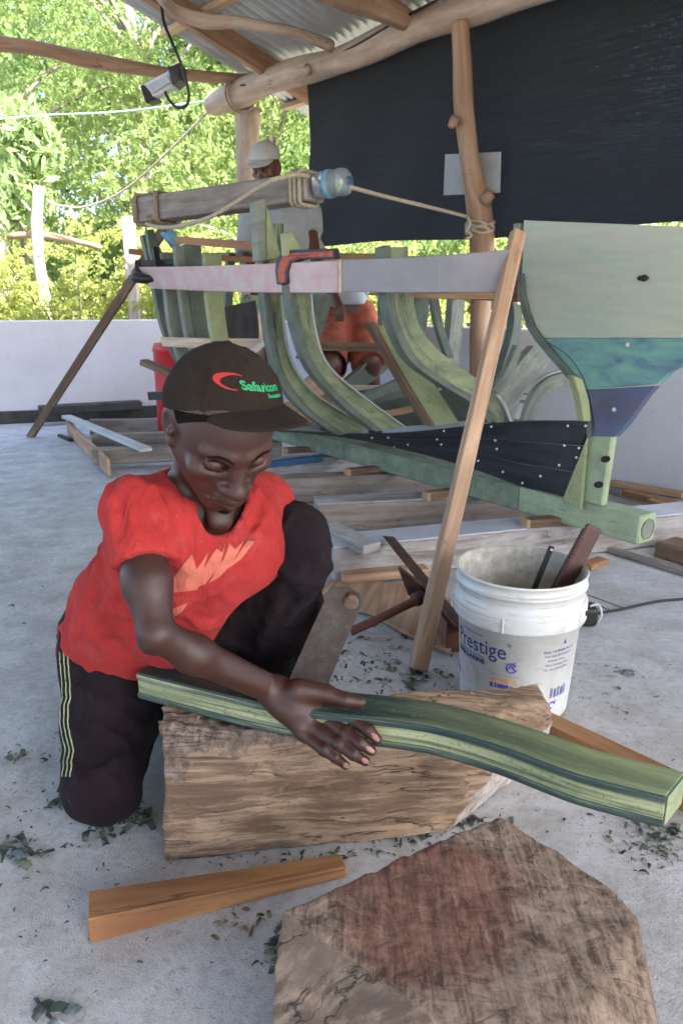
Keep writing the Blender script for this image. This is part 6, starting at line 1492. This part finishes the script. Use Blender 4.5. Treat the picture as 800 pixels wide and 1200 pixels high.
# ---------------- trees and shrubs outside ----------------
G_ = np.random.default_rng(11)
def leaves(name, centers, radii, n, size, mat, parent, droop=.4, seed=0, elong=2.2):
    """n leaves gathered in clumps; returns ONE crown mesh of small bent leaf faces"""
    rg = np.random.default_rng(seed); c = np.array(centers); r = np.array(radii); w = r.prod(1) ** .66; w /= w.sum(); k = rg.choice(len(c), n // 14, p=w)
    dirs = rg.normal(size=(len(k), 3)); dirs /= np.linalg.norm(dirs, axis=1)[:, None]; cc = c[k] + dirs * r[k] * (rg.random(len(k)) ** .45)[:, None]
    m = len(cc) * 14; base = np.repeat(cc, 14, axis=0); tw = rg.normal(size=(len(cc), 3)); tw[:, 2] = -np.abs(tw[:, 2]) * droop * 1.4; tw /= np.linalg.norm(tw, axis=1)[:, None]
    tt = np.tile(np.linspace(0, 1, 14), len(cc)); L = size * 5.0
    pos = base + np.repeat(tw, 14, axis=0) * (tt * L)[:, None] + rg.normal(size=(m, 3)) * size * .5; pos[:, 2] -= droop * L * tt ** 2 * .5
    a = rg.normal(size=(m, 3)); a[:, 2] -= droop; a /= np.linalg.norm(a, axis=1)[:, None]; b = np.cross(a, rg.normal(size=(m, 3))); b /= np.linalg.norm(b, axis=1)[:, None]
    s = size * rg.uniform(.6, 1.3, m)[:, None]; nn = np.cross(a, b)
    V = np.stack([pos - a * s * elong * .5, pos + b * s * .42 + nn * s * .12, pos + a * s * elong * .5, pos - b * s * .42 + nn * s * .12], 1).reshape(-1, 3); V[:, 2] = np.maximum(V[:, 2], .0)
    F = np.arange(m * 4).reshape(-1, 4); o = np_mesh(name, V, F, mat, parent, smooth=False); return o
def tree(x, y, h, spread, n, size, mat, label, name='leafy_tree', cz=None, seed=1, trunk_r=.12, group=None, low=.3, droop=.6):
    rg = random.Random(seed); t = thing(name, (x, y, -.1), label, 'tree' if 'shrub' not in name and 'vine' not in name else name.split('_')[-1], group)
    m = MB(); top = Vector((x + rg.uniform(-.3, .3), y, h * .72)); m.tube([Vector((x, y, -.1)), Vector((x + .05, y, h * .3)), top], [trunk_r, trunk_r * .75, trunk_r * .3], 8, smooth_path=3, wob=.06); m.build('trunk', MT['trunk'], t, smooth=True)
    cs = []; rs = []
    for i in range(11):
        an = rg.uniform(0, 6.28); rr = spread * rg.uniform(.25, .85); z = h * rg.uniform(low, .95); c = Vector((x + math.cos(an) * rr, y + math.sin(an) * rr, z)); cs.append(tuple(c)); q = spread * rg.uniform(.3, .5); rs.append((q, q, q * .7))
        m = MB(); s = Vector((x + .03, y, max(.3, min(z * .7, h * .6)))); mid = (s + c) / 2 + Vector((0, 0, .2)); m.tube([s, mid, c], [trunk_r * .35, trunk_r * .2, .01], 6, smooth_path=3); m.build('branch', MT['trunk'], t, smooth=True)
    leaves('crown', cs, rs, n, size, mat, t, droop, seed); return t
# tall trees, left to right as seen over the wall
tree(-4.6, 10.5, 6.4, 2.3, 30000, .040, MT['leafA'], 'leafy tree filling the top left corner beyond the wall', seed=3, low=.25)
tree(-2.9, 12.0, 7.5, 2.6, 34000, .042, MT['leafA'], 'tall tree behind the hanging work lamp', seed=4, low=.18)
tree(-1.0, 10.8, 6.6, 2.0, 30000, .040, MT['leafA'], 'tree seen either side of the shed post above the man in the pale cap', seed=5, low=.2)
tree(-6.3, 9.6, 5.2, 1.8, 18000, .042, MT['leafA'], 'leafy tree partly cut by the left edge of the view', seed=6, low=.2)
tree(-3.9, 16.0, 9.5, 3.9, 34000, .075, MT['leafC'], 'darker tall tree farthest back on the left', seed=7, low=.12, trunk_r=.2)
tree(-.4, 16.5, 8.5, 3.6, 34000, .075, MT['leafC'], 'darker tall tree farthest back behind the shed post', seed=8, low=.12, trunk_r=.2)
tree(3.0, 13.5, 5.5, 2.8, 9000, .08, MT['leafC'], 'bushy tree seen under the hem of the black cloth', seed=9, low=.1)
tree(5.4, 9.0, 5.0, 2.4, 9000, .075, MT['leafA'], 'green tree beyond the cloth at the right edge', seed=10, low=.1)
tree(-9.0, 21.0, 10.0, 4.6, 22000, .13, MT['leafC'], 'broad distant tree behind the others at the far left', seed=12, low=.08, trunk_r=.22)
tree(-3.2, 24.0, 12.0, 5.2, 26000, .15, MT['leafC'], 'broad distant tree showing through the gaps behind the work lamp', seed=13, low=.08, trunk_r=.22)
tree(2.2, 22.0, 9.0, 4.6, 18000, .14, MT['leafC'], 'broad distant tree behind the man in the pale cap', seed=14, low=.08, trunk_r=.22)
# slender young tree at the left
t = thing('young_tree', (P(24, 370, 7.6).x, 7.6, -.1), 'slender pale young tree left of the pale fence post', 'tree')
x = P(22, 370, 7.6).x
m = MB(); m.tube([Vector((x + .1, 7.6, -.1)), P(33, 370, 7.6), P(30, 300, 7.6), P(22, 220, 7.6), P(24, 140, 7.6)], [.05, .045, .035, .025, .012], 8, smooth_path=4); m.build('trunk', MT['trunk'], t, smooth=True)
leaves('crown', [tuple(P(a, b, 7.6)) for a, b in ((25, 130), (12, 150), (40, 165), (8, 190), (35, 205), (15, 235), (45, 140), (5, 120))], [(.16, .16, .12)] * 8, 1900, .05, MT['leafD'], t, .9, 21, 3.2)
# fence of two posts with a rail, overgrown by vines
fc = thing('garden_fence', (P(45, 372, 7.4).x, 7.4, -.1), 'rough garden fence with one pale post and one brown post outside the wall', 'fence')
m = MB(); p = P(45, 218, 7.4); m.tube([Vector((p.x, 7.4, -.1)), P(45, 300, 7.4), P(46, 218, 7.4)], [.055, .055, .05], 9, wob=.05, smooth_path=3); m.build('fence_post', MT['post_out'], fc, smooth=True)['label'] = 'pale bleached post'
m = MB(); p = P(150, 255, 7.0); m.bar(Vector((p.x, 7.0, -.1)), P(150, 254, 7.0), .10, .10, up=(0, 1, 0)); m.build('fence_post', MT['post_out'], fc, bevel=.01)['label'] = 'square brown post beside the boat frame'
m = MB(); m.tube([P(10, 277, 7.5), P(45, 275, 7.45), P(80, 281, 7.4), P(118, 290, 7.2)], [.03, .035, .03, .02], 8, smooth_path=3); m.build('fence_rail', MT['polered'], fc, smooth=True)
vines = [(-3.35, 7.25, 1.55, .55, 5200, 'yellow-green vine heaped over the fence between the two posts', 31), (-2.55, 7.1, 1.5, .5, 4600, 'vine bush just left of the boat frame\'s end', 32), (-4.1, 7.4, 1.35, .5, 3800, 'low leafy bush at the far left above the wall', 33), (-1.75, 7.2, 1.45, .5, 4200, 'vine bush showing through the left ribs of the frame', 34),
         (-3.0, 8.6, 1.9, .8, 5200, 'pale shrub further back behind the overgrown fence', 35), (-.8, 7.6, 1.5, .6, 3600, 'shrub showing between the ribs behind the shed post', 36), (.6, 7.3, 1.55, .7, 3800, 'shrub seen through the middle ribs above the wall', 37), (1.9, 6.4, 1.7, .7, 4200, 'shrub behind the crooked post under the cloth', 38), (3.0, 5.2, 1.7, .7, 4200, 'shrub beyond the stem panel under the cloth', 39), (3.9, 4.1, 1.7, .7, 3000, 'shrub outside the wall near the right edge', 40)]
for (vx, vy, vh, sp, n, lab, sd) in vines:
    t = thing('garden_shrub', (vx, vy, -.1), lab, 'shrub', None); rg = random.Random(sd); cs = []; rs = []; m = MB()
    for i in range(8):
        c = (vx + rg.uniform(-sp, sp), vy + rg.uniform(-.25, .25), rg.uniform(.45, 1.0) * vh); cs.append(c); q = rg.uniform(.16, .30); rs.append((q * 1.2, q, q))
        m.tube([Vector((vx + rg.uniform(-.1, .1), vy, -.1)), Vector((vx + (c[0] - vx) * .5, vy, c[2] * .6)), Vector(c)], [.015, .012, .006], 5, smooth_path=3)
    for i in range(5):
        c = (vx + rg.uniform(-sp, sp), vy + rg.uniform(-.25, .25), .5 + rg.random() * .3); cs.append(c); rs.append((.3, .25, .25))
    m.build('stem', MT['trunk'], t, smooth=True); leaves('foliage', cs, rs, int(n * 1.4), .030, MT['leafB'], t, .3, sd, 1.5)
bpy.context.view_layer.update()

# pieces that belong to a part hang below that part
def nest(prefixes, parent):
    for o in list(bpy.data.objects):
        if o.type == 'MESH' and o.parent is not None and o.parent == parent.parent and o != parent and o.name.split('.')[0] in prefixes: o.parent = parent
def kid(root, nm): return [c for c in root.children if c.name.split('.')[0] == nm][0]
nest(('cap_button', 'cap_bill', 'cap_lettering', 'cap_swoosh'), kid(man, 'cap')); nest(('fingernail', 'eyebrow', 'eyelashes', 'beard'), kid(man, 'body')); nest(('shirt_print',), kid(man, 'shirt')); nest(('side_stripe',), kid(man, 'trousers'))
nest(('cap_bill',), kid(man2, 'cap')); nest(('print_lettering', 'print_rule', 'print_emblem', 'print_band', 'print_bread_picture', 'collar_rib', 'handle_hole'), kid(bk, 'bucket_wall'))
nest(('screw',), kid(boat, 'tarred_plank')); nest(('bored_hole',), kid(boat, 'stem_post')); nest(('end_grain', 'end_grain_ring'), kid(boat, 'keel_end')); nest(('bolt', 'knot_plug', 'scribed_line'), kid(boat, 'stem_panel')); nest(('label_band', 'bottle_cap'), kid(bt, 'bottle_body')); nest(('wire_lashing', 'branch_stub'), kid(shed, 'round_beam'))
